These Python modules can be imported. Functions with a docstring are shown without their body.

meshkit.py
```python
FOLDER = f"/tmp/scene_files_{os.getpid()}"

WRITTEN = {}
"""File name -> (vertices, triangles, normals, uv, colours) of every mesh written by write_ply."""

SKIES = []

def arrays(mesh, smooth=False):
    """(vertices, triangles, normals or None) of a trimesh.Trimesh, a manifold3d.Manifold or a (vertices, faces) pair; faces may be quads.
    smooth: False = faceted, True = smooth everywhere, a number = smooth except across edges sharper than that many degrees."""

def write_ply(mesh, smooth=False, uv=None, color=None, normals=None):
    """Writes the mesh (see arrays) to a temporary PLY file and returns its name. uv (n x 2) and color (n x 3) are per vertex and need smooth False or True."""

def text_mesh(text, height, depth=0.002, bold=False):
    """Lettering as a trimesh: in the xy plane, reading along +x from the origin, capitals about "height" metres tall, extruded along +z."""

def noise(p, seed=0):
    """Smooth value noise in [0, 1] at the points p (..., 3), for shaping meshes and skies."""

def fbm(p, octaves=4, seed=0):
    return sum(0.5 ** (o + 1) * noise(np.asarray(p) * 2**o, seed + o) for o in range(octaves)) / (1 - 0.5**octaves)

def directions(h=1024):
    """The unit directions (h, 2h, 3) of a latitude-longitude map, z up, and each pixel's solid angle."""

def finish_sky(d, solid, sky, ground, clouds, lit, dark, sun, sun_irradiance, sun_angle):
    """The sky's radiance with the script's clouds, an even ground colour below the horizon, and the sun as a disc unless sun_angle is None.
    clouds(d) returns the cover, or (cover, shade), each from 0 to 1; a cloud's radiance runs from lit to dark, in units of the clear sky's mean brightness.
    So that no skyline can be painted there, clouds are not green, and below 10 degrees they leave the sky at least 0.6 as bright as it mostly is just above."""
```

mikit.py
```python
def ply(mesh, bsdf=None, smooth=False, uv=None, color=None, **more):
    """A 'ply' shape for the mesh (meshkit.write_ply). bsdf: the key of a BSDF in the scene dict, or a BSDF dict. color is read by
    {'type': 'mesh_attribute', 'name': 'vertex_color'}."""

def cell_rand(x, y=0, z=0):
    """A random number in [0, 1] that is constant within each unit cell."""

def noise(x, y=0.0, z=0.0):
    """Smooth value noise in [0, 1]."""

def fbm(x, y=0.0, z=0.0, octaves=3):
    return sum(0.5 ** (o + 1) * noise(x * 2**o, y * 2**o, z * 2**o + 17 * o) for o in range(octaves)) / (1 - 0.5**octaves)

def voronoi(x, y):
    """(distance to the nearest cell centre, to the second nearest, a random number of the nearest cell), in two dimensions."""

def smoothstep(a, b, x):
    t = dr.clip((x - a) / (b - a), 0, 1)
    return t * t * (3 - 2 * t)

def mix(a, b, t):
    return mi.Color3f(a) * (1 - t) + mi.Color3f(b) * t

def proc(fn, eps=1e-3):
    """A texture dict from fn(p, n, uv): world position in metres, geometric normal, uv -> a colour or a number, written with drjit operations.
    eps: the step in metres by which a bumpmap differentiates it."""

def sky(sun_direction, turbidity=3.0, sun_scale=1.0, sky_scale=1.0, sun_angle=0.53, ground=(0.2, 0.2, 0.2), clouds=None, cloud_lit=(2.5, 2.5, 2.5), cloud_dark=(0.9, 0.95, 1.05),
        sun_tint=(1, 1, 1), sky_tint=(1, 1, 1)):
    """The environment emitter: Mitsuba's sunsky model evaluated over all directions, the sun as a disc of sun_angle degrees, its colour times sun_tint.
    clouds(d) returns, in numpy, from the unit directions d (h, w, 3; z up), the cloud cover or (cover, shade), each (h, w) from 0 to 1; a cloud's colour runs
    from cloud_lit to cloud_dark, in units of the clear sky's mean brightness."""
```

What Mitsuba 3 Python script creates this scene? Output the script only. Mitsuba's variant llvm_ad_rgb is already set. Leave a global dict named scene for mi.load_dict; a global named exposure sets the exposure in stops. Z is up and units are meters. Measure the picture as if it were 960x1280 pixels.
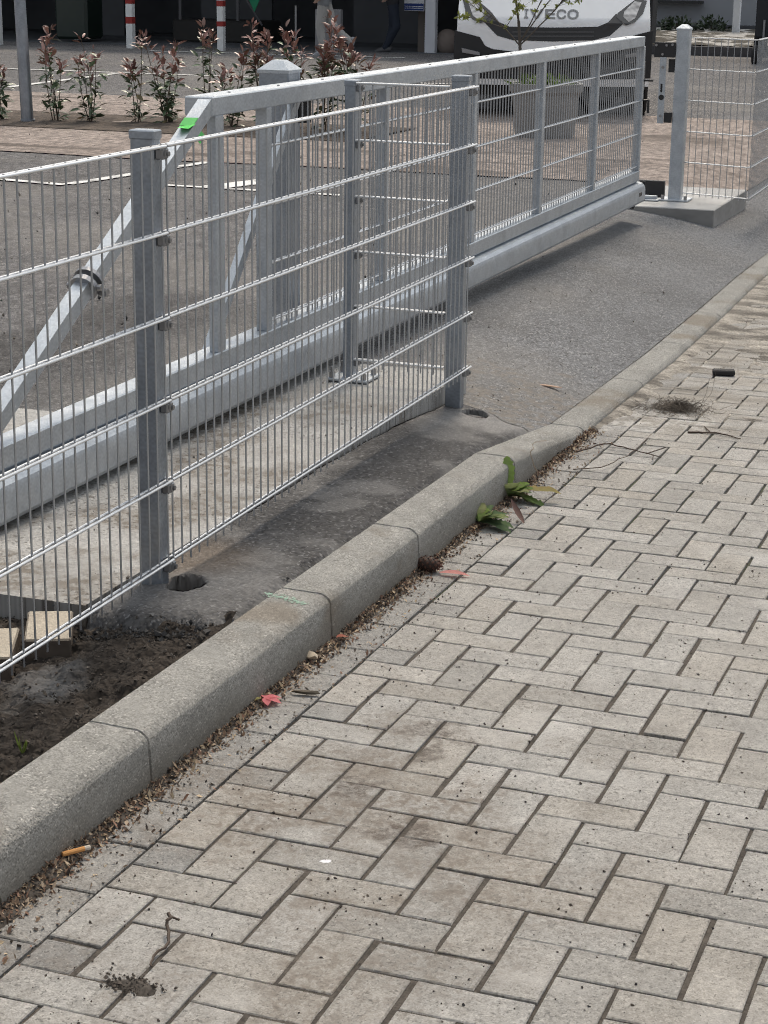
import math, random
import numpy as np, trimesh, mitsuba as mi, drjit as dr
import manifold3d as m3
import mikit, meshkit
from mikit import ply, proc, noise, fbm, voronoi, cell_rand, smoothstep, mix
from shapely.geometry import Polygon

T = mi.ScalarTransform4f
rng = np.random.default_rng(7)
random.seed(7)
scene, labels = {}, {}

# ------------------------------------------------------------------ camera, sky, exposure
CAM = np.array([1.46898, -2.27750, 1.55483])
YAW, PITCH, ROLL, FOC = 0.34278, -0.28188, 0.01371, 2369.28
_F = np.array([-math.sin(YAW) * math.cos(PITCH), math.cos(YAW) * math.cos(PITCH), math.sin(PITCH)])
_R0 = np.array([math.cos(YAW), math.sin(YAW), 0.0])
_U0 = np.cross(_R0, _F)
_R = _R0 * math.cos(ROLL) + _U0 * math.sin(ROLL)
_U = np.cross(_R, _F)
scene['camera'] = {'type': 'perspective', 'fov': math.degrees(2 * math.atan(480 / FOC)), 'fov_axis': 'x', 'near_clip': 0.05, 'far_clip': 2000.0,
                   'to_world': T().look_at(origin=CAM.tolist(), target=(CAM + _F).tolist(), up=_U.tolist())}
SUN = np.array([-0.10, 0.72, 1.0]); SUN /= np.linalg.norm(SUN)
# thin bright overcast: whitest in a wide glow round the veiled sun
scene['sky'] = mikit.sky(SUN, turbidity=4, sun_scale=0.42, sun_angle=13, sun_tint=(0.95, 0.985, 1.05), clouds=lambda d: (1.0, 1.0 - np.exp(-((1 - d @ SUN) / 0.30))), cloud_lit=(3.0, 3.05, 3.1), cloud_dark=(0.82, 0.88, 0.97))
exposure = 2.2

# ------------------------------------------------------------------ helpers
counts = {}
def num(key):
    n = counts.get(key, 0)
    counts[key] = n + 1
    return key if n == 0 else '%s_%03d' % (key, n)

def tag(key, label=None, cat=None, group=None, kind=None):
    d = {}
    if label: d['label'] = label
    if cat: d['category'] = cat
    if group: d['group'] = group
    if kind: d['kind'] = kind
    if d: labels[key] = d

VAN_TURN = 0.26
def add(key, mesh, bsdf, smooth=False, color=None, uv=None):
    if key.startswith('delivery_van'):      # the van stands turned a little towards the road
        mesh.apply_transform(trimesh.transformations.rotation_matrix(VAN_TURN, [0, 0, 1], [VX, VY, 0]))
    key = num(key)
    if color is not None:
        if smooth is not False and smooth is not True:
            mesh = trimesh.graph.smooth_shade(mesh, angle=math.radians(smooth), facet_minarea=None); smooth = True
        n = len(mesh.vertices) if hasattr(mesh, 'vertices') else len(mesh[0])
        color = np.asarray(color, float)
        if color.ndim == 1: color = np.tile(color, (n, 1))
    scene[key] = ply(mesh, bsdf, smooth=smooth, color=color, uv=uv)
    return key

def thing(name, label, cat, group=None):
    key = num(name)
    tag(key, label, cat, group)
    return key

def cat_(ms): return trimesh.util.concatenate(ms)

def TM(v, f): return trimesh.Trimesh(np.asarray(v, float), np.asarray(f, int), process=False)

def box(x0, x1, y0, y1, z0, z1, c=0.0):
    if c <= 0:
        m = trimesh.creation.box((x1 - x0, y1 - y0, z1 - z0))
        m.apply_translation(((x0 + x1) / 2, (y0 + y1) / 2, (z0 + z1) / 2))
        return m
    pts = []
    for sx in (0, 1):
        for sy in (0, 1):
            for sz in (0, 1):
                p = np.array([x1 if sx else x0, y1 if sy else y0, z1 if sz else z0])
                d = np.array([-c if sx else c, -c if sy else c, -c if sz else c])
                for k in range(3):
                    q = p + d
                    q[k] = p[k]
                    pts.append(q)
    return trimesh.convex.convex_hull(np.array(pts))

def frame_of(t):
    t = t / (np.linalg.norm(t) + 1e-12)
    a = np.cross(t, [0, 0, 1.0] if abs(t[2]) < 0.9 else [1.0, 0, 0])
    a /= np.linalg.norm(a)
    return t, a, np.cross(t, a)

def tube(pts, r, n=6):
    p = np.asarray(pts, float)
    r = np.broadcast_to(np.asarray(r, float), (len(p),))
    ang = np.arange(n) * 2 * math.pi / n + math.pi / n
    t = np.gradient(p, axis=0)
    _, a0, _ = frame_of(t[0])
    V = []
    for i in range(len(p)):
        tt = t[i] / (np.linalg.norm(t[i]) + 1e-12)
        a = a0 - tt * (a0 @ tt)
        a /= np.linalg.norm(a) + 1e-12
        b = np.cross(tt, a)
        a0 = a
        V.append(p[i] + r[i] * (np.cos(ang)[:, None] * a + np.sin(ang)[:, None] * b))
    V = np.vstack(V + [p[:1], p[-1:]])
    f = []
    for i in range(len(p) - 1):
        for k in range(n):
            A, B = i * n + k, i * n + (k + 1) % n
            f += [[A, B, B + n], [A, B + n, A + n]]
    e0, e1 = len(V) - 2, len(V) - 1
    L = (len(p) - 1) * n
    for k in range(n):
        f += [[e0, (k + 1) % n, k], [e1, L + k, L + (k + 1) % n]]
    return TM(V, f)

def rod(a, b, r, n=6): return tube([a, b], r, n)

def cyl(c, r, h, n=20, axis=(0, 0, 1)):
    c, axis = np.asarray(c, float), np.asarray(axis, float)
    return tube([c - axis * h / 2, c + axis * h / 2], r, n)

def beam(a, b, w, h, side=(1, 0, 0)):
    """rectangular bar from a to b: w along side, h along the remaining direction"""
    a, b, s = np.asarray(a, float), np.asarray(b, float), np.asarray(side, float)
    t = (b - a) / np.linalg.norm(b - a)
    s = s - t * (s @ t); s /= np.linalg.norm(s)
    u = np.cross(t, s)
    V = []
    for e in (a, b):
        for i, j in ((-1, -1), (1, -1), (1, 1), (-1, 1)):
            V.append(e + s * i * w / 2 + u * j * h / 2)
    return trimesh.convex.convex_hull(np.array(V))

def grid(xs, ys, zf):
    X, Y = np.meshgrid(xs, ys, indexing='ij')
    Z = zf(X, Y)
    V = np.stack([X, Y, Z], -1).reshape(-1, 3)
    i, j = np.meshgrid(np.arange(len(xs) - 1), np.arange(len(ys) - 1), indexing='ij')
    m = len(ys)
    q = np.stack([i * m + j, (i + 1) * m + j, (i + 1) * m + j + 1, i * m + j + 1], -1).reshape(-1, 4)
    return TM(V, np.vstack([q[:, [0, 1, 2]], q[:, [0, 2, 3]]]))

def nz(x, y, s, seed=0, o=3):
    p = np.stack([np.asarray(x, float) * s, np.asarray(y, float) * s, np.zeros_like(np.asarray(x, float)) + 3.7], -1)
    return meshkit.fbm(p, o, seed)

def proj_px(P):
    d = np.asarray(P, float) - CAM
    z = d @ _F
    return 480 + FOC * (d @ _R) / z, 640 - FOC * (d @ _U) / z, z

def sst(a, b, x):
    t = np.clip((np.asarray(x, float) - a) / (b - a), 0, 1)
    return t * t * (3 - 2 * t)

# ------------------------------------------------------------------ terrain functions (metres; y runs along the kerb, away from the camera)
PX, PY, SA, SB = 0.10223, 0.10047, -0.0248, -0.0076
def road(x, y): return SA * np.minimum(y, 13.0) + SB * x
def kerb_shift(y): return np.interp(y, [0, 6, 7.6, 8.8, 10, 14], [0, 0, -0.035, -0.07, -0.085, -0.12])
def kerb_h(y): return np.interp(y, [3.42, 4.36], [0.12, 0.03])
def platform(y): return 0.048 + (-0.005 - 0.048) * sst(5.5, 10.5, y)
def ground(x, y):
    xi = -0.255 + kerb_shift(y)
    d = np.maximum(xi - x, 0)
    zk = road(xi, y) + kerb_h(y) - 0.004
    t = 1 - (1 - np.clip(d / 1.42, 0, 1)) ** 2
    return zk + (platform(y) - zk) * t

# ------------------------------------------------------------------ materials
def pr(color, rough=0.7, metallic=0.0, **k):
    if not isinstance(color, dict): color = {'type': 'rgb', 'value': list(color)}
    return {'type': 'principled', 'base_color': color, 'roughness': rough, 'metallic': metallic, **k}
def two(b): return {'type': 'twosided', 'bsdf': b}
def bump(b, fn, scale, eps=1e-3): return {'type': 'bumpmap', 'arbitrary': {**proc(fn, eps)}, 'scale': scale, 'bsdf': b}

C3 = mi.Color3f
def spot(p, cx, cy, rx, ry, f, amp, z):
    return smoothstep(1.0, 0.45, dr.sqrt(dr.square((p.x - cx) / rx) + dr.square((p.y - cy) / ry)) + amp * (fbm(p.x * f, p.y * f, z, 4) - 0.5))
def paver_col(p, n, uv):
    k = dr.floor((uv.x + 2) / 10)
    tone = cell_rand(k, 3)
    warm = cell_rand(k, 5)
    old = dr.select(k >= 400, 1.0, 0.0)
    base = mix(C3(0.262, 0.255, 0.240), C3(0.332, 0.324, 0.307), tone)
    base = mix(base, C3(0.300, 0.274, 0.236), warm * warm * 0.5)
    base = mix(base, C3(0.225, 0.223, 0.216), old * (0.5 + 0.5 * tone))
    base = base * (0.82 + 0.36 * fbm(p.x * 11, p.y * 11, k * 3.1, 4))
    g, g2, g3 = noise(p.x * 250, p.y * 250), noise(p.x * 420 + 9, p.y * 420), noise(p.x * 170 + 31, p.y * 170)
    base = base * (0.74 + 0.52 * g2) * (0.88 + 0.24 * noise(p.x * 110, p.y * 110 + 5))
    base = base * (1 - 0.42 * smoothstep(0.76, 0.90, g))
    base = base * (1 - 0.16 * smoothstep(0.66, 0.86, g3))
    base = mix(base, C3(0.56, 0.54, 0.50), 0.4 * smoothstep(0.82, 0.94, noise(p.x * 300 + 31, p.y * 300)))
    edge = smoothstep(0.42, 0.62, fbm(p.x * 60, p.y * 60, 11.5, 3) + 0.18 * (0.5 - fbm(p.x * 2, p.y * 2, 13.5, 2)))
    base = base * (1 - 0.10 * edge)
    zone = smoothstep(1.25, 0.15, dr.sqrt(dr.square((p.x - 0.30) / 0.62) + dr.square((p.y - 0.70) / 1.05)))
    s = smoothstep(0.36, 0.62, fbm(p.x * 4.1 + 4, p.y * 4.1, 1.5, 5)) * (0.16 + 0.84 * zone)
    f0 = smoothstep(0.42, 0.58, fbm(p.x * 95, p.y * 95, 8.5, 3))
    f = smoothstep(0.45, 0.62, fbm(p.x * 45, p.y * 45, 2.5, 3))
    base = mix(base, C3(0.128, 0.103, 0.080), 0.85 * s * (0.28 + 0.42 * f + 0.30 * f0))
    m = dr.maximum(dr.maximum(spot(p, 0.315, 1.33, 0.10, 0.06, 30, 1.5, 1), spot(p, 0.245, 0.99, 0.07, 0.07, 34, 1.6, 2)), dr.maximum(spot(p, 0.43, 0.80, 0.10, 0.06, 34, 1.8, 3), spot(p, 0.33, 1.22, 0.04, 0.10, 30, 1.4, 4)))
    base = mix(base, C3(0.088, 0.072, 0.060) * (0.6 + 0.8 * g2), m * (0.35 + 0.30 * f + 0.30 * f0))
    d = smoothstep(4.3, 4.9, p.y) * smoothstep(0.9, 0.1, p.x - 0.16 * (p.y - 4.6))
    d = d * smoothstep(0.30, 0.62, fbm(p.x * 5, p.y * 8, 6.5, 4))
    base = mix(base, mix(C3(0.12, 0.106, 0.088), C3(0.27, 0.25, 0.22), smoothstep(0.3, 0.7, fbm(p.x * 2.5, p.y * 15, 5.5, 4))) * (0.7 + 0.6 * g2), 0.8 * d)
    pale = smoothstep(0.58, 0.74, fbm(p.x * 4 + 40, p.y * 4, 3.5, 4)) + 1.6 * spot(p, 0.05, 4.75, 0.30, 0.35, 12, 1.3, 9) * f
    base = mix(base, C3(0.46, 0.45, 0.43), dr.minimum(0.30 * pale, 0.8))
    return mix(base, C3(0.75, 0.76, 0.80), 0.8 * spot(p, 0.321, 0.649, 0.013, 0.009, 120, 1.6, 4))
def grit(p, n, uv): return noise(p.x * 260, p.y * 260, p.z * 260) * 0.6 + noise(p.x * 700, p.y * 700, p.z * 700) * 0.4
scene['paver_stone'] = bump(pr(proc(paver_col), 0.85), grit, 0.0024)
def bed_col(p, n, uv):
    b = mix(C3(0.026, 0.025, 0.023), C3(0.080, 0.074, 0.066), fbm(p.x * 30, p.y * 30, 0, 3))
    b = b * (0.6 + 0.8 * noise(p.x * 300, p.y * 300))
    return mix(b, C3(0.05, 0.07, 0.02), 0.5 * smoothstep(0.62, 0.75, fbm(p.x * 3, p.y * 3, 9, 3)))
scene['joint_sand'] = pr(proc(bed_col), 0.95)
def kerb_col(p, n, uv):
    b = C3(0.264, 0.259, 0.242) * (0.72 + 0.5 * fbm(p.x * 7, p.y * 7, p.z * 7, 4)) * (0.85 + 0.3 * noise(p.x * 100, p.y * 100, p.z * 100))
    g = noise(p.x * 240, p.y * 240, p.z * 240)
    b = b * (0.6 + 0.8 * noise(p.x * 330, p.y * 330, p.z * 330))
    b = mix(b, C3(0.10, 0.095, 0.085), 0.6 * smoothstep(0.70, 0.86, g))
    b = mix(b, C3(0.62, 0.60, 0.56), 0.5 * smoothstep(0.74, 0.88, noise(p.x * 230 + 5, p.y * 230, p.z * 230)))
    st = smoothstep(0.5, 0.72, fbm(p.x * 5 + 3, p.y * 5, p.z * 8, 4))
    b = mix(b, C3(0.14, 0.105, 0.068), 0.5 * st)
    low = smoothstep(0.09, 0.0, p.z - (-0.0248 * p.y - 0.0076 * p.x) + 0.03 * (fbm(p.y * 6, p.z * 20, 0, 3) - 0.5)) * dr.select(p.x > -0.2, 1.0, 0.0) * smoothstep(4.2, 3.8, p.y)
    return mix(b, C3(0.11, 0.098, 0.078), 0.72 * low)
scene['kerb_concrete'] = bump(pr(proc(kerb_col), 0.9), grit, 0.0045)
def asphalt_col(p, n, uv):
    b = C3(0.120, 0.123, 0.130) * (0.74 + 0.52 * fbm(p.x * 1.7, p.y * 1.7, 0, 4)) * (0.74 + 0.52 * noise(p.x * 80 + 7, p.y * 62)) * (0.88 + 0.24 * noise(p.x * 30, p.y * 20 + 3))
    b = b * (0.45 + 1.1 * noise(p.x * 130, p.y * 130))
    b = mix(b, C3(0.40, 0.395, 0.385), 0.75 * smoothstep(0.76, 0.90, noise(p.x * 170 + 3, p.y * 170)))
    b = mix(b, C3(0.025, 0.025, 0.027), 0.7 * smoothstep(0.74, 0.86, noise(p.x * 150 + 17, p.y * 150)))
    far = smoothstep(-1.3, -2.4, p.x)
    b = mix(b, b * C3(0.80, 0.765, 0.745) * (0.6 + 0.8 * noise(p.x * 34 + 3, p.y * 20)), far)
    # fresh dark reinstatement along the back of the gate
    w = 0.25 * (fbm(p.x * 2, p.y * 2, 4, 3) - 0.5)
    fresh = smoothstep(-2.75, -2.55, p.x + w) * smoothstep(5.9, 5.5, p.y + w) * far
    b = mix(b, b * 0.50, fresh)
    # earth trodden onto the drive beside the post hole and along the kerb
    e = smoothstep(0.50, 0.62, fbm(p.x * 5, p.y * 5, 2, 4) + 0.22 * smoothstep(0.75, 0.1, dr.sqrt(dr.square((p.x + 0.42) * 1.2) + dr.square((p.y - 4.55) * 0.75))) - 0.06)
    e = e * smoothstep(1.0, 0.35, dr.sqrt(dr.square((p.x + 0.42) * 1.3) + dr.square((p.y - 4.6) * 0.8)))
    b = mix(b, C3(0.15, 0.125, 0.098) * (0.6 + 0.8 * noise(p.x * 90, p.y * 90)), 0.6 * e * smoothstep(0.38, 0.62, fbm(p.x * 45, p.y * 45, 3, 3)))
    d = smoothstep(0.5, 0.75, fbm(p.x * 0.8 + 9, p.y * 0.8, 5, 4))
    return mix(b, C3(0.20, 0.188, 0.172), 0.35 * d)
scene['asphalt'] = bump(pr(proc(asphalt_col), 0.85), lambda p, n, uv: noise(p.x * 120, p.y * 120) * 0.7 + noise(p.x * 300, p.y * 300) * 0.3, 0.005)
def fresh_col(p, n, uv):
    b = C3(0.029, 0.029, 0.031) * (0.55 + 0.9 * fbm(p.x * 5, p.y * 5, 0, 4)) * (0.2 + 1.6 * noise(p.x * 125, p.y * 125))
    b = mix(b, C3(0.27, 0.27, 0.275), 0.40 * smoothstep(0.75, 0.89, noise(p.x * 150 + 3, p.y * 150)))
    d1 = smoothstep(0.32, 0.05, dr.sqrt(dr.square((p.x + 0.40) * 0.9) + dr.square((p.y - 1.78) * 0.9)) + 0.25 * (fbm(p.x * 9, p.y * 9, 3, 3) - 0.5))
    d2 = smoothstep(0.30, 0.04, dr.sqrt(dr.square((p.x + 0.40) * 1.2) + dr.square((p.y - 4.06) * 0.8)) + 0.22 * (fbm(p.x * 9, p.y * 9, 5, 3) - 0.5))
    d3 = smoothstep(0.57, 0.74, fbm(p.x * 5 + 20, p.y * 5, 8, 4))
    b = mix(b, C3(0.215, 0.21, 0.205) * (0.7 + 0.5 * noise(p.x * 200, p.y * 200)), dr.minimum(0.85, 0.5 * d1 + 0.95 * d2 + 0.36 * d3))
    br = smoothstep(0.22, 0.05, dr.sqrt(dr.square(p.x + 0.56) + dr.square((p.y - 1.95) * 0.8)))
    return mix(b, C3(0.16, 0.115, 0.075), 0.45 * br)
scene['fresh_asphalt'] = bump(pr(proc(fresh_col), 0.75), lambda p, n, uv: noise(p.x * 120, p.y * 120) * 0.7 + noise(p.x * 300, p.y * 300) * 0.3, 0.006)
def soil_col(p, n, uv):
    b = mix(C3(0.017, 0.0135, 0.011), C3(0.072, 0.056, 0.043), fbm(p.x * 14, p.y * 14, p.z * 14, 4))
    b = b * 0.68 * (0.5 + noise(p.x * 160, p.y * 160, p.z * 100))
    return mix(b, C3(0.19, 0.19, 0.19), 0.55 * smoothstep(0.13, 0.02, dr.sqrt(dr.square(p.x + 0.51) + dr.square((p.y - 1.10) * 0.8)) + 0.10 * (fbm(p.x * 20, p.y * 20, 0, 3) - 0.5)))
scene['soil_mat'] = bump(pr(proc(soil_col), 0.95), lambda p, n, uv: fbm(p.x * 90, p.y * 90, 0, 3), 0.012)
def slab_col(p, n, uv):
    b = C3(0.320, 0.317, 0.306) * (0.70 + 0.5 * fbm(p.x * 7, p.y * 7, p.z * 7, 4)) * (0.8 + 0.4 * noise(p.x * 150, p.y * 150))
    s = smoothstep(0.43, 0.64, fbm(p.x * 5 + 7, p.y * 5, 1, 5) + 0.05 * smoothstep(3.2, 2.2, p.y)) * smoothstep(4.25, 3.6, p.y)
    s = s * (0.4 + 0.6 * smoothstep(0.4, 0.6, fbm(p.x * 38, p.y * 38, 3, 3)))
    b = mix(b, C3(0.120, 0.100, 0.078), 0.8 * s)
    g = smoothstep(0.72, 0.84, noise(p.x * 130, p.y * 130))
    return mix(b, C3(0.05, 0.042, 0.034), 0.7 * g * smoothstep(0.35, 0.6, fbm(p.x * 3, p.y * 3, 12, 3)))
scene['slab_concrete'] = bump(pr(proc(slab_col), 0.85), lambda p, n, uv: fbm(p.x * 60, p.y * 60, 0, 3), 0.004)
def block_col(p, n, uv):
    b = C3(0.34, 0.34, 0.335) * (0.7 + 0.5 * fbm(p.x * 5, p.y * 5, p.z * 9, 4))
    side = dr.select(n.z < 0.5, 1.0, 0.0)  # upright faces: shade painted into the concrete colour, top left pale
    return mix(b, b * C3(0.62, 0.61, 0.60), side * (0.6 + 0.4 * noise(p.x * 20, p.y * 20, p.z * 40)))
scene['block_concrete'] = pr(proc(block_col), 0.85)
def sand_col(p, n, uv):
    b = mix(C3(0.160, 0.131, 0.114), C3(0.250, 0.212, 0.190), fbm(p.x * 1.2, p.y * 2.5, 0, 4))
    b = b * (0.55 + 0.9 * noise(p.x * 28, p.y * 14)) * (0.7 + 0.6 * noise(p.x * 90, p.y * 45))
    return mix(b, C3(0.06, 0.048, 0.04), 0.7 * smoothstep(0.62, 0.75, fbm(p.x * 0.9 + 3, p.y * 2.2, 7, 4)))
scene['sand_mat'] = pr(proc(sand_col), 0.95)
scene['mulch_mat'] = pr(proc(lambda p, n, uv: mix(C3(0.03, 0.024, 0.02), C3(0.10, 0.078, 0.062), fbm(p.x * 7, p.y * 7, 0, 4)) * (0.5 + noise(p.x * 40, p.y * 40))), 0.95)
def paint_col(p, n, uv): return mix(C3(0.62, 0.62, 0.60), C3(0.24, 0.24, 0.24), smoothstep(0.5, 0.75, fbm(p.x * 9, p.y * 9, 0, 4)))
scene['road_paint'] = pr(proc(paint_col), 0.7)
def dirt_col(p, n, uv):
    b = mix(C3(0.085, 0.076, 0.065), C3(0.29, 0.268, 0.235), smoothstep(0.25, 0.75, fbm(p.x * 5, p.y * 13, 0, 5)))
    return b * (0.55 + 0.9 * noise(p.x * 140, p.y * 140))
scene['dirt_mat'] = pr(proc(dirt_col), 0.95)
scene['mud_mat'] = pr(proc(lambda p, n, uv: mix(C3(0.034, 0.029, 0.025), C3(0.085, 0.073, 0.061), fbm(p.x * 40, p.y * 40, 0, 3)) * (0.6 + 0.8 * noise(p.x * 250, p.y * 250))), 0.95)
def zinc(lo, hi, rough, met):
    def f(p, n, uv):
        q = fbm(p.x * 22, p.y * 22, p.z * 16, 3)
        st = smoothstep(0.55, 0.8, fbm(p.x * 9, p.y * 9, p.z * 3.5, 3))
        return mix(mix(C3(*lo), C3(*hi), q), C3(*[v * 0.70 for v in lo]), 0.30 * st) * (0.88 + 0.24 * noise(p.x * 160, p.y * 160, p.z * 160))
    def r(p, n, uv): return rough - 0.10 + 0.24 * fbm(p.x * 30, p.y * 30, p.z * 20, 2)
    return pr(proc(f), proc(r), met)
scene['zinc_gate'] = zinc((0.40, 0.435, 0.475), (0.57, 0.61, 0.65), 0.40, 0.78)
scene['zinc_post'] = zinc((0.25, 0.28, 0.32), (0.39, 0.425, 0.47), 0.38, 0.80)
scene['zinc_wire_lit'] = pr((0.76, 0.77, 0.78), 0.30, 0.75)  # horizontal rods: sun highlight put into a brighter zinc colour
scene['zinc_rod_shaded'] = pr((0.43, 0.45, 0.475), 0.36, 0.8)  # upright rods: same zinc, coloured darker for their backlit look
scene['clip_metal'] = pr((0.24, 0.245, 0.255), 0.32, 0.8)
scene['steel'] = pr((0.33, 0.33, 0.34), 0.3, 0.9)
scene['black_plastic'] = pr((0.018, 0.018, 0.020), 0.45)
scene['rubber'] = pr((0.02, 0.02, 0.021), 0.8)
VC = {'type': 'mesh_attribute', 'name': 'vertex_color'}
scene['matt'] = two(pr(VC, 0.8))
scene['gloss'] = two(pr(VC, 0.3, 0.0, clearcoat=0.4))
scene['leaf'] = two(pr(VC, 0.38))
scene['leaf_thin'] = {'type': 'principledthin', 'base_color': VC, 'roughness': 0.45, 'diff_trans': 0.7}
scene['clear_lens'] = {'type': 'thindielectric'}
scene['headlamp_mat'] = two(pr(proc(lambda p, n, uv: mix(C3(0.16), C3(0.75), noise(p.x * 26, p.y * 26, p.z * 34))), 0.3, 0.0))
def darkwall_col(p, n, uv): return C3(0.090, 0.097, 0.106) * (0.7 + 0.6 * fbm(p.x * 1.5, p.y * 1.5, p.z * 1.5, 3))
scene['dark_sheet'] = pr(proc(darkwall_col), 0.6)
def render_col(p, n, uv): return C3(0.30, 0.32, 0.35) * (0.85 + 0.3 * fbm(p.x * 0.8, p.y * 0.8, p.z * 0.8, 4))
scene['wall_render'] = pr(proc(render_col), 0.9)

# ------------------------------------------------------------------ ground
tag(add('ground', grid(np.array([-300, -60, -20, 20, 60, 300.]), np.array([-300, -60, -20, 40, 100, 300.]), lambda X, Y: X * 0 - 0.65), 'dirt_mat'), kind='structure')
xs = -np.concatenate([np.arange(0, 1.6, 0.04), np.arange(1.6, 4, 0.2), np.arange(4, 12, 1.0), [12, 16, 20, 30, 45]])[::-1]
ys = np.concatenate([np.arange(-5, -1, 0.5), np.arange(-1, 1.52, 0.1), [1.53, 1.56], np.arange(1.6, 13, 0.08), np.arange(13, 20, 0.5), np.arange(20, 61, 4.0)])
S, Y = np.meshgrid(xs, ys, indexing='ij')
X = -0.258 + kerb_shift(Y) + S
Z = ground(X, Y) + 0.006 * (nz(X, Y, 1.1, 3) - 0.5) - 0.16 * ((Y < 1.53) & (X > -2.6)) - 0.16 * ((Y >= 1.53) & (Y < 3.9) & (X > -0.59))
g = grid(np.arange(len(xs)), np.arange(len(ys)), lambda a, b: a * 0.0)
g.vertices = np.stack([X, Y, Z], -1).reshape(-1, 3)
tag(add('asphalt_ground', g, 'asphalt', smooth=True), kind='structure')
def flat_zone(name, x0, x1, y0, y1, mat, dz, wob=0.25, cell=0.25, seed=0, amp=0.0):
    nx, ny = max(2, int((x1 - x0) / cell)), max(4, int((y1 - y0) / cell))
    m = grid(np.linspace(x0, x1, nx), np.linspace(0, 1, ny), lambda a, b: a * 0)
    u, t = m.vertices[:, 0], m.vertices[:, 1]
    ya = y0 + wob * 2 * (nz(u, u * 0 + 1, 0.7, seed) - 0.5)
    yb = y1 + wob * 2 * (nz(u, u * 0 + 9, 0.7, seed + 5) - 0.5)
    y = ya + (yb - ya) * t
    z = ground(u, y) + dz + amp * (nz(u, y, 1.6, seed + 7, 4) - 0.35) * np.minimum(1, 6 * np.minimum(t, 1 - t))
    m.vertices = np.stack([u, y, z], 1)
    return tag(add(name, m, mat, smooth=True), kind='structure')
flat_zone('sandy_ground', -40, -0.9, 11.75, 18.3, 'sand_mat', 0.008, 0.22, 0.2, 1)
flat_zone('planting_bed', -40, -4.6, 13.9, 15.6, 'mulch_mat', 0.014, 0.12, 0.12, 4, 0.09)
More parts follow.
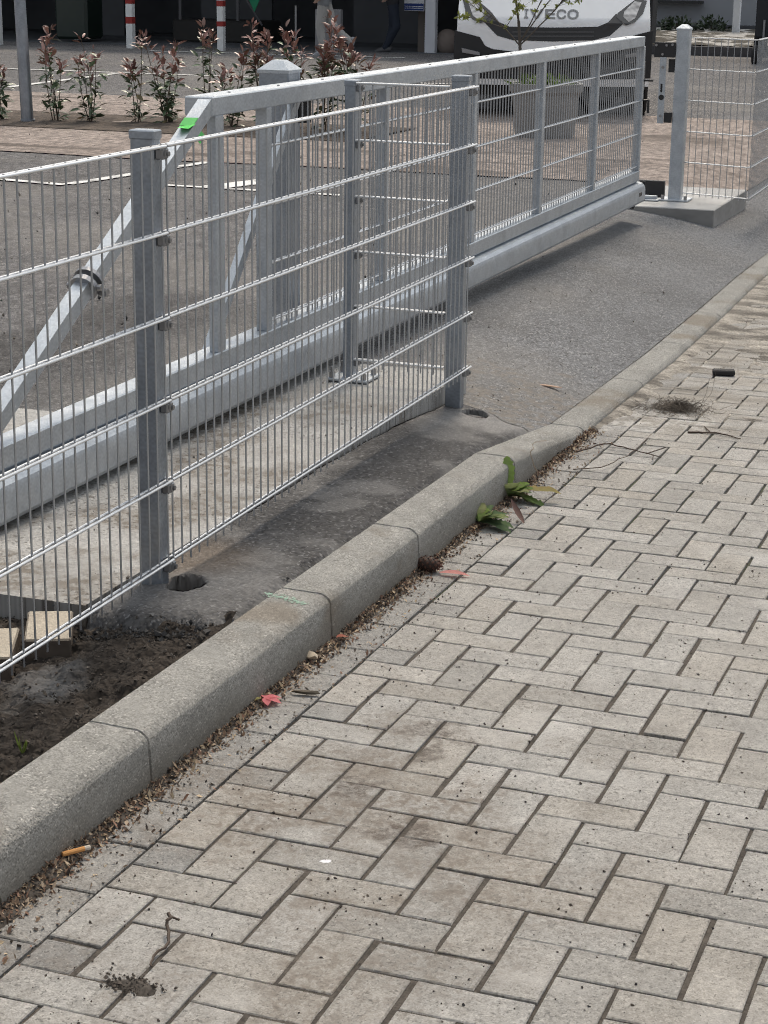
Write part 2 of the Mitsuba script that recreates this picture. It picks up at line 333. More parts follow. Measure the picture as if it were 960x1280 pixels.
# painted parking lines
def line(name, pts, w, label):
    ms = []
    for a, b in zip(pts[:-1], pts[1:]):
        a, b = np.array(a, float), np.array(b, float)
        d = (b - a) / np.linalg.norm(b - a)
        s = np.array([-d[1], d[0]]) * w / 2
        n = max(2, int(np.linalg.norm(b - a) / 0.3))
        t = np.linspace(0, 1, n)[:, None]
        c = a + (b - a) * t
        v = np.vstack([c - s, c + s])
        z = ground(v[:, 0], v[:, 1]) + 0.0075
        q = np.array([[i, i + 1, n + i + 1, n + i] for i in range(n - 1)])
        ms.append(TM(np.c_[v, z], np.vstack([q[:, [0, 1, 2]], q[:, [0, 2, 3]]])))
    k = add(name, cat_(ms), 'road_paint')
    tag(k, kind='structure')
line('parking_line', [(-9.5, 10.6), (-5.30, 9.80)], 0.10, '')
line('parking_line', [(-5.30, 9.85), (-5.05, 12.0)], 0.10, '')
line('parking_line', [(-4.68, 10.12), (-3.3, 10.1)], 0.08, '')
line('parking_line', [(-4.30, 10.15), (-4.10, 10.75)], 0.22, '')
line('parking_line', [(-24, 22.5), (-6.0, 22.6)], 0.11, '')
line('parking_line', [(-11.2, 19.0), (-11.45, 22.4)], 0.12, '')
line('parking_line', [(-14.2, 28.9), (-9.5, 29.2)], 0.12, '')

# pavers' bed
tag(add('paved_road', grid(np.linspace(-0.14, 14, 30), np.linspace(-6, 15, 60), lambda X, Y: road(X, Y) - 0.0085), 'joint_sand'), kind='structure')

# ------------------------------------------------------------------ pavers (herringbone with a stretcher course at the kerb)
GX, GY = 0.0088, 0.0054
bricks = []
for i in range(-1, 44):
    for j in range(-32, 132):
        if (j - (2 - i)) % 4 == 0 and i >= 0:
            bricks.append((i * PX, (i + 1) * PX, j * PY, (j + 2) * PY, 0))
        if (j + i) % 4 == 0:
            if i >= 0: bricks.append((i * PX, (i + 2) * PX, j * PY, (j + 1) * PY, 0))
            else: bricks.append((0.0, PX, j * PY, (j + 1) * PY, 1))
for j in range(-16, 66):
    bricks.append((-0.110, 0.0, (2 * j + 1.72) * PY, (2 * j + 3.72) * PY, 2))
def paver_mesh(x0, x1, y0, y1, kind, k):
    r = np.random.default_rng(1000 + k)
    gx, gy = GX / 2 * r.uniform(0.6, 1.3, 2), GY / 2 * r.uniform(0.6, 1.5, 2)
    c = r.uniform(0.0015, 0.003)
    xa, xb, ya, yb = x0 + gx[0], x1 - gx[1], y0 + gy[0], y1 - gy[1]
    cx, cy = (xa + xb) / 2, (ya + yb) / 2
    o = np.array([[xa, ya], [xb, ya], [xb, yb], [xa, yb]]) + r.normal(0, 0.0009, (4, 2))
    n = o + np.sign(np.array([[cx, cy]]) - o) * c
    h = r.normal(0, 0.0007) + (-0.002 if kind == 2 else 0)
    sx, sy = r.normal(0, 0.005, 2)
    def z(q): return road(q[:, 0], q[:, 1]) + h + (q[:, 0] - cx) * sx + (q[:, 1] - cy) * sy
    V = np.vstack([np.c_[n, z(n)], np.c_[o, z(o) - c * 0.8], np.c_[o, z(o) - 0.03]])
    F = [[0, 1, 2], [0, 2, 3]]
    for a in range(4):
        b = (a + 1) % 4
        F += [[4 + a, 4 + b, b], [4 + a, b, a], [8 + a, 8 + b, 4 + b], [8 + a, 4 + b, 4 + a]]
    kk = (k % 380) + (400 if kind else 0)
    return V, np.array(F), np.c_[V[:, 0] + 10 * kk, V[:, 1]]
seen, rest = [], []
for k, b in enumerate(bricks):
    c = np.array([[b[0], b[2]], [b[1], b[2]], [b[1], b[3]], [b[0], b[3]]])
    u, v, d = proj_px(np.c_[c, road(c[:, 0], c[:, 1])])
    if d.min() < 0.2: rest.append((0, k)); continue
    poly = Polygon(np.c_[u, v])
    a = poly.intersection(Polygon([(0, 0), (960, 0), (960, 1280), (0, 1280)])).area if poly.is_valid else 0
    (seen if a > 1 else rest).append((a, k))
seen.sort(reverse=True)
for a, k in seen[:300]:
    V, F, uv = paver_mesh(*bricks[k], k)
    add('paved_road__paver', TM(V, F), 'paver_stone', uv=uv)
Vs, Fs, Us, at = [], [], [], 0
for a, k in seen[300:] + rest:
    V, F, uv = paver_mesh(*bricks[k], k)
    Vs.append(V); Fs.append(F + at); Us.append(uv); at += len(V)
tag(add('paved_road__small_pavers', TM(np.vstack(Vs), np.vstack(Fs)), 'paver_stone', uv=np.vstack(Us)), 'herringbone grey pavers further off', kind='stuff')

# ------------------------------------------------------------------ kerb: a thing of stones; full height, then a ramp stone, then lowered stones
kerb = thing('kerb', 'grey concrete kerb that drops from full height to flush at the driveway', 'kerb')
def kerb_stone(y0, y1, seed):
    L = y1 - y0
    n = max(12, int(L / 0.02))
    yy = np.concatenate([[y0 + 0.002, y0 + 0.005], np.linspace(y0 + 0.02, y1 - 0.02, n), [y1 - 0.005, y1 - 0.002]])
    prof = [(-0.112, -0.12), (-0.116, 0.0), (-0.118, 0.04), (-0.1205, 0.080), (-0.1218, 0.098), (-0.1245, 0.1045), (-0.133, 0.1125), (-0.141, 0.1172), (-0.147, 0.1187), (-0.19, 0.120), (-0.225, 0.1205), (-0.25, 0.1205), (-0.2535, 0.117), (-0.2545, 0.05), (-0.2545, -0.12)]
    V = []
    for k, y in enumerate(yy):
        e = 0.004 if k in (0, len(yy) - 1) else 0.0
        for (x, z) in prof:
            hh = z + (kerb_h(y) - 0.12 if z > 0.01 else 0)
            cx, cz = -0.18, 0.05
            px_, pz_ = x + np.sign(cx - x) * e, hh - (e if z > 0.08 else 0)
            V.append([px_ + kerb_shift(y), y, road(px_, y) + max(pz_, -0.12)])
    V = np.array(V)
    d = 0.0035 * (meshkit.fbm(V * 38 + seed, 3, seed) - 0.5) + 0.004 * (meshkit.fbm(V * 9 + seed, 2, seed) - 0.5)
    V[:, 0] += d; V[:, 2] += d * 0.7
    m = len(prof)
    F = []
    for i in range(len(yy) - 1):
        for k in range(m - 1):
            a, b = i * m + k, i * m + k + 1
            F += [[a, b, b + m], [a, b + m, a + m]]
    for e, sgn in ((0, 1), ((len(yy) - 1) * m, -1)):
        for k in range(1, m - 1):
            F.append([e, e + k + 1, e + k][::sgn])
    t = TM(V, F); t.invert()
    return t
ks = [-2.18, -1.18, -0.18, 0.82, 1.80, 2.46, 3.42, 4.37, 5.37, 6.37, 7.37, 8.37, 9.37, 10.37, 11.37, 12.37, 13.37]
for n_, (a, b) in enumerate(zip(ks[:-1], ks[1:])):
    k = add('kerb__kerb_stone', kerb_stone(a, b, n_ + 3), 'kerb_concrete', smooth=24)
    if n_ == 6: tag(k, 'sloping ramp stone at the dropped end')

# ------------------------------------------------------------------ fresh asphalt strip, concrete slabs, soil
ye = np.arange(0, 2.75, 0.01)
xe = np.arange(0, 1.0001, 0.025)
Sx, Sy = np.meshgrid(xe, ye, indexing='ij')
xa, xb = -0.625, -0.2505
X = xb + (xa - xb) * Sx
near = 1.435 + 0.008 * np.sin(X * 30) + 0.05 * (nz(X, X * 0, 9, 21) - 0.5) + 0.05 * (nz(X, X * 0, 45, 27) - 0.5)
Y = near + Sy
far_ = 4.13 + 0.18 * (nz(X, X * 0 + 5, 5, 22) - 0.5) + 0.25 * np.clip((-0.3 - X) / 0.3, 0, 1) - 0.05
Y = near + (far_ - near) * Sy / Sy.max()
X = X + np.where(Sx > 0.97, 0.03 * (nz(X, Y, 6, 23) - 0.5), 0)
Z = ground(X, Y) + 0.011 - 0.016 * sst(0.10, 0.0, Sx) + 0.012 * (nz(X, Y, 9, 24) - 0.5) + 0.004 * (nz(X, Y, 60, 25) - 0.5)
for hx, hy, r0, dep in ((-0.478, 1.730, 0.046, 0.13), (-0.475, 4.14, 0.046, 0.10)):
    r = np.sqrt((X - hx) ** 2 + ((Y - hy) * 0.8) ** 2)
    Z -= dep * sst(r0, r0 * 0.72, r)
    Z += 0.006 * sst(r0 * 2.2, r0 * 1.1, r) * (r > r0)
edge = np.minimum(np.minimum(Sy / Sy.max() * 2.7, (1 - Sx) * 0.37 + 9), 1)
rag = sst(0.13, 0.0, Sy)
Z -= 0.06 * rag ** 2 + 0.05 * (Sy < 0.005)
Z += rag * 0.040 * (nz(X, Y, 34, 28, 4) - 0.5)
Z -= 0.05 * (Sy >= ye[-1] - 1e-6) + 0.03 * (Sx > 0.999)
g = grid(xe, ye, lambda a, b: a * 0)
g.vertices = np.stack([X, Y, Z], -1).reshape(-1, 3)
g.invert()
tag(add('fresh_asphalt_strip', g, 'fresh_asphalt', smooth=True), kind='structure')

def slab_top(y): return 0.056 + (4.4 - y) * 0.008
def slab(x0, x1, y0, y1, seed):
    xs_, ys_ = np.linspace(x0, x1, 24), np.linspace(y0, y1, 60)
    m = grid(xs_, ys_, lambda X, Y: slab_top(Y) + 0.006 * (nz(X, Y, 6, seed) - 0.5))
    b = m.vertices.reshape(24, 60, 3)
    sk = [b[:, 0], b[::-1, -1], b[0, ::-1], b[-1]]
    ms = [m]
    for s in sk:
        lo = s.copy(); lo[:, 2] -= 0.16
        n = len(s)
        q = np.array([[i, n + i, n + i + 1, i + 1] for i in range(n - 1)])
        ms.append(TM(np.vstack([s, lo]), np.vstack([q[:, [0, 1, 2]], q[:, [0, 2, 3]]])))
    return cat_(ms)
found = thing('gate_foundation', 'long pale concrete foundation slab beneath the sliding gate beam', 'concrete foundation')
add(found + '__slab', slab(-1.50, -0.63, 1.50, 4.52, 31), 'slab_concrete', smooth=40)
padk = add('concrete_pad', slab(-2.7, -1.60, 1.6, 3.30, 33), 'slab_concrete', smooth=40)
tag(padk, 'small pale concrete pad behind the gate at the left edge', 'concrete pad')

def soil_z(X, Y):
    base = 0.018 + 0.052 * sst(-0.75, -0.27, X) - 0.010 * sst(0.9, 0.1, Y)
    return base + 0.07 * (nz(X, Y, 7, 41, 4) - 0.5) + 0.055 * (nz(X, Y, 24, 42, 4) - 0.5) + 0.022 * (nz(X, Y, 75, 43, 2) - 0.5) + 0.008 * sst(1.25, 1.45, Y) - 0.05 * sst(0.10, 0.03, np.hypot(X + 0.46, (Y - 0.42)))
tag(add('bare_soil', grid(np.arange(-1.2, -0.252, 0.008), np.arange(-0.4, 1.56, 0.008), soil_z), 'soil_mat', smooth=True), kind='structure')
tag(add('bare_soil', grid(np.arange(-2.6, -1.19, 0.06), np.arange(-4.0, 1.56, 0.06), lambda X, Y: soil_z(X, Y) - 0.004), 'soil_mat', smooth=True), kind='structure')
tag(add('bare_soil', grid(np.arange(-1.2, -0.25, 0.05), np.arange(-4.0, -0.35, 0.06), lambda X, Y: soil_z(X, Y) - 0.004), 'soil_mat', smooth=True), kind='structure')

# dirt on the pavers
def dirt_patch(name, x0, x1, y0, y1, cell, hfun, mat):
    m = grid(np.arange(x0, x1, cell), np.arange(y0, y1, cell * 1.6), lambda X, Y: road(X, Y) + hfun(X, Y))
    keep = (hfun(m.vertices[:, 0], m.vertices[:, 1]) > -0.006)[m.faces].any(1)
    m.update_faces(keep); m.remove_unreferenced_vertices()
    return add(name, m, mat, smooth=True)
def dirt_far(X, Y):
    fall = sst(-0.02, 0.5, X - 0.07 * (Y - 4.4)) * 0.6
    n = nz(X, Y * 0.8, 5.5, 51, 5) * 0.45 + nz(X * 0.22, Y, 9.5, 52, 5) * 0.55
    band = sst(4.35, 4.8, Y) * (0.35 + 0.65 * sst(5.2, 6.6, Y))
    n = n + 0.16 * band + 0.13 * sst(6, 9, Y) - 0.16 * (1 - sst(4.4, 5.0, Y)) - 0.12 * sst(0.25, 0.75, X) * (1 - sst(5.6, 6.8, Y))
    near = 0.30 * sst(0.10, 0.0, X + 0.13 - kerb_shift(Y))
    return np.minimum(0.05 * (n + near - 0.675), 0.005) + 0.002 * (nz(X, Y, 60, 53, 2) - 0.5)
tag(dirt_patch('sandy_dirt', -0.26, 2.2, 4.25, 12.5, 0.016, dirt_far, 'dirt_mat'), 'dry sandy dirt spread over the pavers along the lowered kerb', 'dirt', kind='stuff')
def mud_blob(cx, cy, rx, ry, h, seed, rot=0.0):
    def f(X, Y):
        a, b = (X - cx) * math.cos(rot) + (Y - cy) * math.sin(rot), -(X - cx) * math.sin(rot) + (Y - cy) * math.cos(rot)
        r = np.sqrt((a / rx) ** 2 + (b / ry) ** 2) + 1.9 * (nz(X, Y, 34, seed, 5) - 0.5)
        return np.maximum(h * (1 - r), -0.01) + 0.005 * (nz(X, Y, 110, seed + 1, 2) - 0.5)
    return f
for n_, (cx, cy, rx, ry, h, rot, lab) in enumerate([
        (0.205, 0.105, 0.050, 0.022, 0.010, 0.0, 'dark crumbly earth clod pressed on the pavers at the bottom left')]):
    k = dirt_patch('mud_patch', cx - 0.16, cx + 0.16, cy - 0.16, cy + 0.16, 0.004, mud_blob(cx, cy, rx, ry, h, 60 + n_ * 3, rot), 'mud_mat')
    tag(k, lab, 'mud')
# extra mud filling of joints in the lower middle of the picture
def joint_mud(X, Y):
    return -0.0045 + 0.0085 * (nz(X, Y, 9, 71, 4) - 0.42) * sst(1.3, 0.5, X) * sst(2.6, 1.2, Y) + 0.0012 * (nz(X, Y, 90, 72, 2) - 0.5)
m = grid(np.arange(0.012, 1.3, 0.008), np.arange(-0.9, 2.6, 0.012), lambda X, Y: road(X, Y) + np.minimum(joint_mud(X, Y), -0.0016))
tag(add('joint_mud', m, 'mud_mat', smooth=True), 'brown mud lying in the joints of the pavers', 'mud', kind='stuff')
# litter bank between kerb and pavers
def litter_h(X, Y): return -0.016 + 0.026 * sst(-0.060, -0.130, X) + 0.022 * (nz(X, Y, 22, 81, 4) - 0.5) + 0.008 * sst(1.0, -0.2, Y) * sst(-0.02, -0.1, X)
m = grid(np.arange(-0.150, -0.02, 0.005), np.arange(-1.0, 4.5, 0.007), lambda X, Y: road(X, Y) + litter_h(X, Y))
tag(add('litter_bank', m, 'mud_mat', smooth=True), 'earth bank of rotted litter in the gutter along the kerb', 'earth', kind='stuff')

def flakes(n, xf, yf, hf, smin, smax, cols, tilt, aspect=(0.25, 0.8), seed=0, thick=0.0):
    r = np.random.default_rng(seed)
    x, y = xf(r, n), yf(r, n)
    L = r.uniform(smin, smax, n) * r.uniform(0.6, 1.0, n)
    W = L * r.uniform(*aspect, n)
    th = r.uniform(0, 2 * math.pi, n)
    tx, ty = r.normal(0, tilt, n), r.normal(0, tilt, n)
    d = np.stack([np.cos(th), np.sin(th)], 1)
    e = np.stack([-d[:, 1], d[:, 0]], 1)
    z = hf(x, y) + 0.35 * L * np.abs(tx) + 0.001
    V = []
    for a, b, up in ((-1, 0, 0), (0, -1, 0.12), (1, 0, 0.0), (0, 1, 0.12)):
        off = d * (a * L / 2)[:, None] + e * (b * W / 2)[:, None]
        V.append(np.c_[x + off[:, 0], y + off[:, 1], z + a * L / 2 * tx + b * W / 2 * ty + up * W])
    V = np.stack(V, 1).reshape(-1, 3)
    i = np.arange(n)[:, None] * 4
    F = np.vstack([i + [0, 1, 2], i + [0, 2, 3]])
    c = np.asarray(cols)[r.integers(0, len(cols), n)] * r.uniform(0.6, 1.3, (n, 1))
    return TM(V, F), np.repeat(np.clip(c, 0, 1), 4, 0)
LC = [(0.19, 0.125, 0.08), (0.30, 0.22, 0.15), (0.09, 0.06, 0.042), (0.05, 0.036, 0.028), (0.46, 0.36, 0.26), (0.42, 0.33, 0.22), (0.13, 0.08, 0.052), (0.05, 0.04, 0.033), (0.22, 0.125, 0.085)]
m, c = flakes(17000, lambda r, n: np.where(r.random(n) < 0.88, r.triangular(-0.136, -0.122, -0.062, n), r.uniform(-0.12, 0.01, n)), lambda r, n: 5.4 * r.random(n) - 0.95,
              lambda x, y: road(x, y) + np.maximum(litter_h(x, y), -0.003), 0.003, 0.016, LC, 0.6, (0.2, 0.7), 91)
tag(add('leaf_litter', m, 'matt', color=c), 'brown leaf litter and bark crumbs in the gutter along the kerb', 'leaf litter', kind='stuff')
def crumbs(n, x, y, zf, smin, smax, seed, cols):
    r = np.random.default_rng(seed)
    s = smin * (smax / smin) ** (r.random(n) ** 2.2)
    o = np.array([[1, 0, 0], [0, 1, 0], [-1, 0, 0], [0, -1, 0], [0, 0, 1], [0, 0, -1.0]])
    V = (o[None] * s[:, None, None] * r.uniform(0.5, 1.2, (n, 6, 1)) + r.normal(0, 0.2, (n, 6, 3)) * s[:, None, None])
    V = V + np.stack([x, y, zf(x, y) + s * 0.3], 1)[:, None, :]
    f0 = np.array([[0, 1, 4], [1, 2, 4], [2, 3, 4], [3, 0, 4], [1, 0, 5], [2, 1, 5], [3, 2, 5], [0, 3, 5]])
    F = (np.arange(n)[:, None, None] * 6 + f0[None]).reshape(-1, 3)
    c = np.asarray(cols)[r.integers(0, len(cols), n)] * r.uniform(0.6, 1.4, (n, 1))
    return TM(V.reshape(-1, 3), F), np.repeat(np.clip(c, 0, 1), 6, 0)
r = np.random.default_rng(5)
N = 200000
x, y = r.uniform(-0.10, 2.4, N), r.uniform(-1.0, 8.0, N)
w = (0.028 + 0.30 * sst(0.50, 0.75, nz(x, y, 6, 95, 4)) + 0.15 * sst(0.55, 0.72, nz(x, y, 2.2, 96, 3)) * sst(1.4, 0.3, x) + 0.05 * sst(0.3, -0.05, x)) * (0.4 + 0.6 * sst(3.5, 1.0, y))
k = r.random(N) < w
x, y = x[k], y[k]
m, c = crumbs(len(x), x, y, lambda a, b: road(a, b), 0.0006, 0.0040, 6, [(0.05, 0.04, 0.032), (0.035, 0.028, 0.024), (0.09, 0.07, 0.052), (0.02, 0.018, 0.017)])
tag(add('soil_crumbs', m, 'matt', color=c), 'dark soil crumbs scattered over the pavers', 'soil crumbs', kind='stuff')
cx_ = r.normal(0.205, 0.028, 420); cy_ = r.normal(0.106, 0.013, 420)
m, c = crumbs(420, cx_, cy_, lambda a, b: road(a, b) + 0.003, 0.0008, 0.0046, 12, [(0.07, 0.058, 0.047), (0.095, 0.078, 0.064)])
tag(add('mud_crumbs', m, 'matt', color=c), 'broken dark crumbs round the earth clod at the bottom left', 'earth crumbs', kind='stuff')
x, y = r.uniform(-1.25, -0.26, 2600), r.uniform(1.45, 9, 2600)
k = r.random(2600) < 0.25 + 0.75 * sst(1.2, 0.2, np.hypot(x + 0.42, y - 4.5))
x, y = x[k], y[k]
m, c = crumbs(len(x), x, y, lambda a, b: np.where((a < -0.63) & (b < 4.5), slab_top(b), ground(a, b) + 0.006), 0.001, 0.0055, 8, [(0.05, 0.042, 0.035), (0.10, 0.085, 0.07), (0.03, 0.03, 0.03), (0.22, 0.2, 0.18)])
tag(add('grit', m, 'matt', color=c), 'grit and earth crumbs strewn on the driveway and slab', 'grit', kind='stuff')
x, y = r.uniform(-1.1, -0.268, 7000), r.uniform(-0.2, 1.5, 7000)
m, c = crumbs(7000, x, y, soil_z, 0.0012, 0.0075, 9, [(0.060, 0.047, 0.036), (0.036, 0.029, 0.023), (0.085, 0.068, 0.054), (0.11, 0.095, 0.08)])
x, y = r.uniform(-0.62, -0.27, 420), 1.44 + r.normal(-0.03, 0.03, 420)
m2, c2 = crumbs(420, x, y, lambda a, b: np.where(b < 1.46, soil_z(a, b) + 0.004, ground(a, b) + 0.008), 0.002, 0.011, 19, [(0.03, 0.03, 0.031), (0.06, 0.058, 0.056), (0.04, 0.034, 0.028)])
m, c = cat_([m, m2]), np.vstack([c, c2])
tag(add('soil_lumps', m, 'matt', color=c), 'loose lumps of dark earth on the bare soil', 'soil', kind='stuff')
x, y = r.uniform(-10, -1.6, 900), 10 ** r.uniform(0.45, 1.25, 900)
m, c = crumbs(900, x, y, lambda a, b: ground(a, b) + 0.01, 0.003, 0.014, 10, [(0.05, 0.045, 0.04), (0.14, 0.12, 0.1), (0.03, 0.03, 0.03)])
tag(add('loose_stones', m, 'matt', color=c), 'small loose stones lying about the yard behind the gate', 'stones', kind='stuff')

# ------------------------------------------------------------------ mesh fence
ROWS = [1.143 - 0.2 * k for k in range(6)]
fence = thing('mesh_fence', 'galvanised double-rod mesh fence along the kerb, nearest to the viewer', 'mesh fence')
def post(key, x0, x1, y0, y1, z0, z1, cap=0.0, mat='zinc_post'):
    k = add(key, box(x0, x1, y0, y1, z0, z1, 0.003), mat)
    e = 0.0025
    add(k + '__cap', box(x0 - e, x1 + e, y0 - e, y1 + e, z1 - 0.018, z1 + 0.004, 0.003), mat)
    return k
p1 = post(fence + '__post', -0.586, -0.526, 1.700, 1.740, -0.05, 1.175)
p2 = post(fence + '__post', -0.606, -0.546, 4.182, 4.222, -0.10, 1.178)
p3 = post(fence + '__post', -1.012, -0.972, 4.195, 4.255, 0.05, 1.148)
pb = add(p3 + '__base_plate', box(-1.06, -0.90, 4.15, 4.30, 0.062, 0.072, 0.002), 'zinc_gate')
for bx, by in ((-1.045, 4.17), (-1.045, 4.28), (-0.92, 4.17), (-0.92, 4.28)):
    add(p3 + '__bolt', cat_([cyl((bx, by, 0.083), 0.011, 0.022, 6), cyl((bx, by, 0.098), 0.006, 0.03, 8)]), 'steel')
def panel(holder, a, b, rows, ends, dv=0.05, rv=0.0027, rh=0.0040, off=0.0072, tail=0.03, first=0.025, topover=0.0, n=6):
    """double-rod mat from a to b (x, y): horizontal rod pairs and vertical rods between"""
    a, b = np.array(a, float), np.array(b, float)
    L = np.linalg.norm(b - a)
    d = (b - a) / L
    s = np.array([-d[1], d[0]])
    for z in rows:
        for e in (-1, 1):
            p, q = a + s * e * off, b + s * e * off
            add(holder + '__horizontal_rod', rod([*p, z], [*q, z], rh, n), 'zinc_wire_lit', smooth=True)
    t = first
    while t < L - 0.003:
        p = a + d * t
        add(holder + '__vertical_rod', rod([*p, rows[-1] - tail], [*p, rows[0] + topover + 0.004], rv, n), 'zinc_rod_shaded', smooth=True)
        t += dv
panel(num(fence + '__mesh_panel'), (-0.512, 1.722), (-0.498, -0.80), ROWS, None, first=0.012)
panel(num(fence + '__mesh_panel'), (-0.514, 1.730), (-0.533, 4.235), ROWS, None, first=0.012)
panel(num(fence + '__mesh_panel'), (-0.963, 4.188), (-0.612, 4.176), ROWS, None, first=0.012)
def clip(x, y, z):
    k = add(fence + '__rod_clip', cat_([box(x - 0.004, x + 0.016, y - 0.015, y + 0.015, z - 0.031, z - 0.006, 0.003), cyl((x + 0.019, y + 0.004, z - 0.018), 0.006, 0.010, 8, (1, 0, 0)),
                                        box(x + 0.004, x + 0.019, y - 0.004, y + 0.013, z - 0.029, z - 0.005, 0.003)]), 'clip_metal')
for z in ROWS:
    clip(-0.522, 1.722, z)
    clip(-0.542, 4.205, z)
    clip(-0.972, 4.222, z)

# ------------------------------------------------------------------ sliding gate
gate = thing('sliding_gate', 'long galvanised cantilever sliding gate with slanted tail brace and beam', 'sliding gate')
XG = -1.15
m = box(XG - 0.10, XG, 3.372, 9.83, 1.073, 1.135, 0.004)
add(gate + '__top_rail', m, 'zinc_gate')
for y in np.arange(3.6, 9.8, 0.42):
    add(gate + '__top_rail__screw', cyl((XG - 0.045, y, 1.1365), 0.005, 0.004, 8), 'steel')
add(gate + '__bottom_rail', box(XG - 0.08, XG, 0.2, 9.86, 0.232, 0.297, 0.004), 'zinc_gate')
prof = Polygon([(0.028, 0.098), (0.034, 0.11), (0.034, 0.178), (0.028, 0.200), (0.014, 0.214), (-0.006, 0.221), (-0.02, 0.222), (-0.02, 0.231), (-0.07, 0.231), (-0.07, 0.222), (-0.092, 0.22), (-0.11, 0.205), (-0.118, 0.18), (-0.118, 0.11), (-0.112, 0.098), (-0.07, 0.098), (-0.07, 0.108), (-0.105, 0.11), (-0.105, 0.2), (0.02, 0.2), (0.022, 0.11), (-0.02, 0.108), (-0.02, 0.098)])
m = trimesh.creation.extrude_polygon(prof, 9.66, engine='earcut')
v = m.vertices.copy()
m.vertices = np.c_[XG + v[:, 0], 9.90 - v[:, 2], v[:, 1]]
m.invert() if m.volume < 0 else None
beamk = add(gate + '__track_beam', m, 'zinc_gate', smooth=25)
add(beamk + '__end_cap', box(XG - 0.115, XG + 0.031, 9.905, 9.915, 0.10, 0.226, 0.002), 'black_plastic')
add(beamk + '__maker_label', box(XG + 0.034, XG + 0.0355, 9.72, 9.80, 0.145, 0.168), 'black_plastic')
add(gate + '__end_roller', cat_([cyl((XG - 0.042, 9.86, 0.085), 0.035, 0.03, 16, (1, 0, 0)), box(XG - 0.06, XG - 0.02, 9.78, 9.86, 0.095, 0.12)]), 'rubber')
add(gate + '__stile', box(XG - 0.035, XG - 0.002, 3.400, 3.462, 0.297, 1.073, 0.002), 'zinc_gate')
STY = [3.86, 5.07, 6.28, 7.475, 8.665, 9.865]
for y in STY:
    add(gate + '__stile', box(XG - 0.046, XG - 0.002, y - 0.042, y, 0.297, 1.073, 0.002), 'zinc_gate')
add(gate + '__tail_brace', beam((XG - 0.027, 3.40, 1.118), (XG - 0.027, 1.83, 0.255), 0.046, 0.046), 'zinc_gate')
add(gate + '__back_brace', beam((XG - 0.085, 3.47, 0.25), (XG - 0.085, 4.30, 1.10), 0.028, 0.04), 'zinc_gate')
bd = np.array([0, 3.40 - 1.83, 1.118 - 0.255]); bd /= np.linalg.norm(bd)
cc = np.array([XG - 0.027, 3.40, 1.118]) - bd * 0.965
cl = add(gate + '__brace_clamp', cat_([cyl(cc + bd * 0.016, 0.046, 0.014, 20, bd), cyl(cc - bd * 0.016, 0.042, 0.018, 20, bd), rod(cc + np.array([-0.055, 0, 0]) - bd * 0.012, cc + np.array([0.055, 0, 0]) - bd * 0.012, 0.010, 10)]), 'steel')
add(gate + '__brace_clamp__bolt', rod(cc + np.array([0.03, 0.022, -0.026]), cc + np.array([0.056, 0.022, -0.026]), 0.013, 6), 'steel')
GR = [0.94, 0.735, 0.53, 0.325]
for b_, (ya, yb) in enumerate(zip(STY[:-1], STY[1:])):
    h = num(gate + '__mesh_infill')
    ya, yb = ya, yb - 0.042
    for z in GR:
        add(h + '__horizontal_rod', cat_([rod((XG - 0.015 - e, ya, z), (XG - 0.015 - e, yb, z), 0.0042) for e in (0, 0.0135)]), 'zinc_wire_lit', smooth=True)
    for y in np.arange(ya + 0.025, yb - 0.01, 0.0503):
        add(h + '__vertical_rod', rod((XG - 0.0218, y, 0.296), (XG - 0.0218, y, 1.074), 0.0031), 'zinc_rod_shaded', smooth=True)
# lock hardware at the closing end
add(gate + '__lock_case', cat_([box(XG - 0.055, XG - 0.005, 9.866, 9.905, 0.80, 0.98, 0.004), rod((XG - 0.03, 9.89, 0.86), (XG + 0.05, 9.89, 0.86), 0.007, 8)]), 'black_plastic')
add(gate + '__handle', cat_([rod((XG - 0.002, 9.87, 0.74), (XG + 0.03, 9.875, 0.74), 0.006), rod((XG + 0.03, 9.875, 0.74), (XG + 0.03, 9.875, 0.66), 0.008)]), 'black_plastic')
# green tape
def ribbon(pts, w, side):
    p = np.asarray(pts, float); s = np.asarray(side, float) * w / 2
    n = len(p)
    V = np.vstack([p - s, p + s])
    q = np.array([[i, i + 1, n + i + 1, n + i] for i in range(n - 1)])
    return TM(V, np.vstack([q[:, [0, 1, 2]], q[:, [0, 2, 3]]]))
A0 = np.array([XG, 3.40, 1.118])
q0 = A0 - bd * 0.155
nu = np.cross(bd, [1.0, 0, 0]); nu = nu * np.sign(nu[2])
tp = [np.array([XG - 0.052, q0[1], q0[2]]) + nu * 0.0245, np.array([XG - 0.004, q0[1], q0[2]]) + nu * 0.0255, np.array([XG - 0.0045, q0[1], q0[2]]) + nu * 0.020, np.array([XG - 0.0045, q0[1], q0[2]]) - nu * 0.024, np.array([XG + 0.003, q0[1] + 0.004, q0[2]]) - nu * 0.043]
k = add('green_tape', ribbon(tp, 0.046, bd), 'matt', color=(0.12, 0.52, 0.14))
tag(k, 'torn bright green adhesive tape stuck on the slanted gate brace', 'tape')
p_ = A0 - bd * 0.195 + nu * 0.027
k = add(k + '__torn_flap', TM([p_ + [-0.006, -.012, .0], p_ + [0.004, 0.022, 0.012], p_ + [-0.045, 0.012, 0.004], p_ + [-0.038, -.026, .003]], [[0, 1, 2], [0, 2, 3]]), 'matt', color=(0.10, 0.58, 0.11))

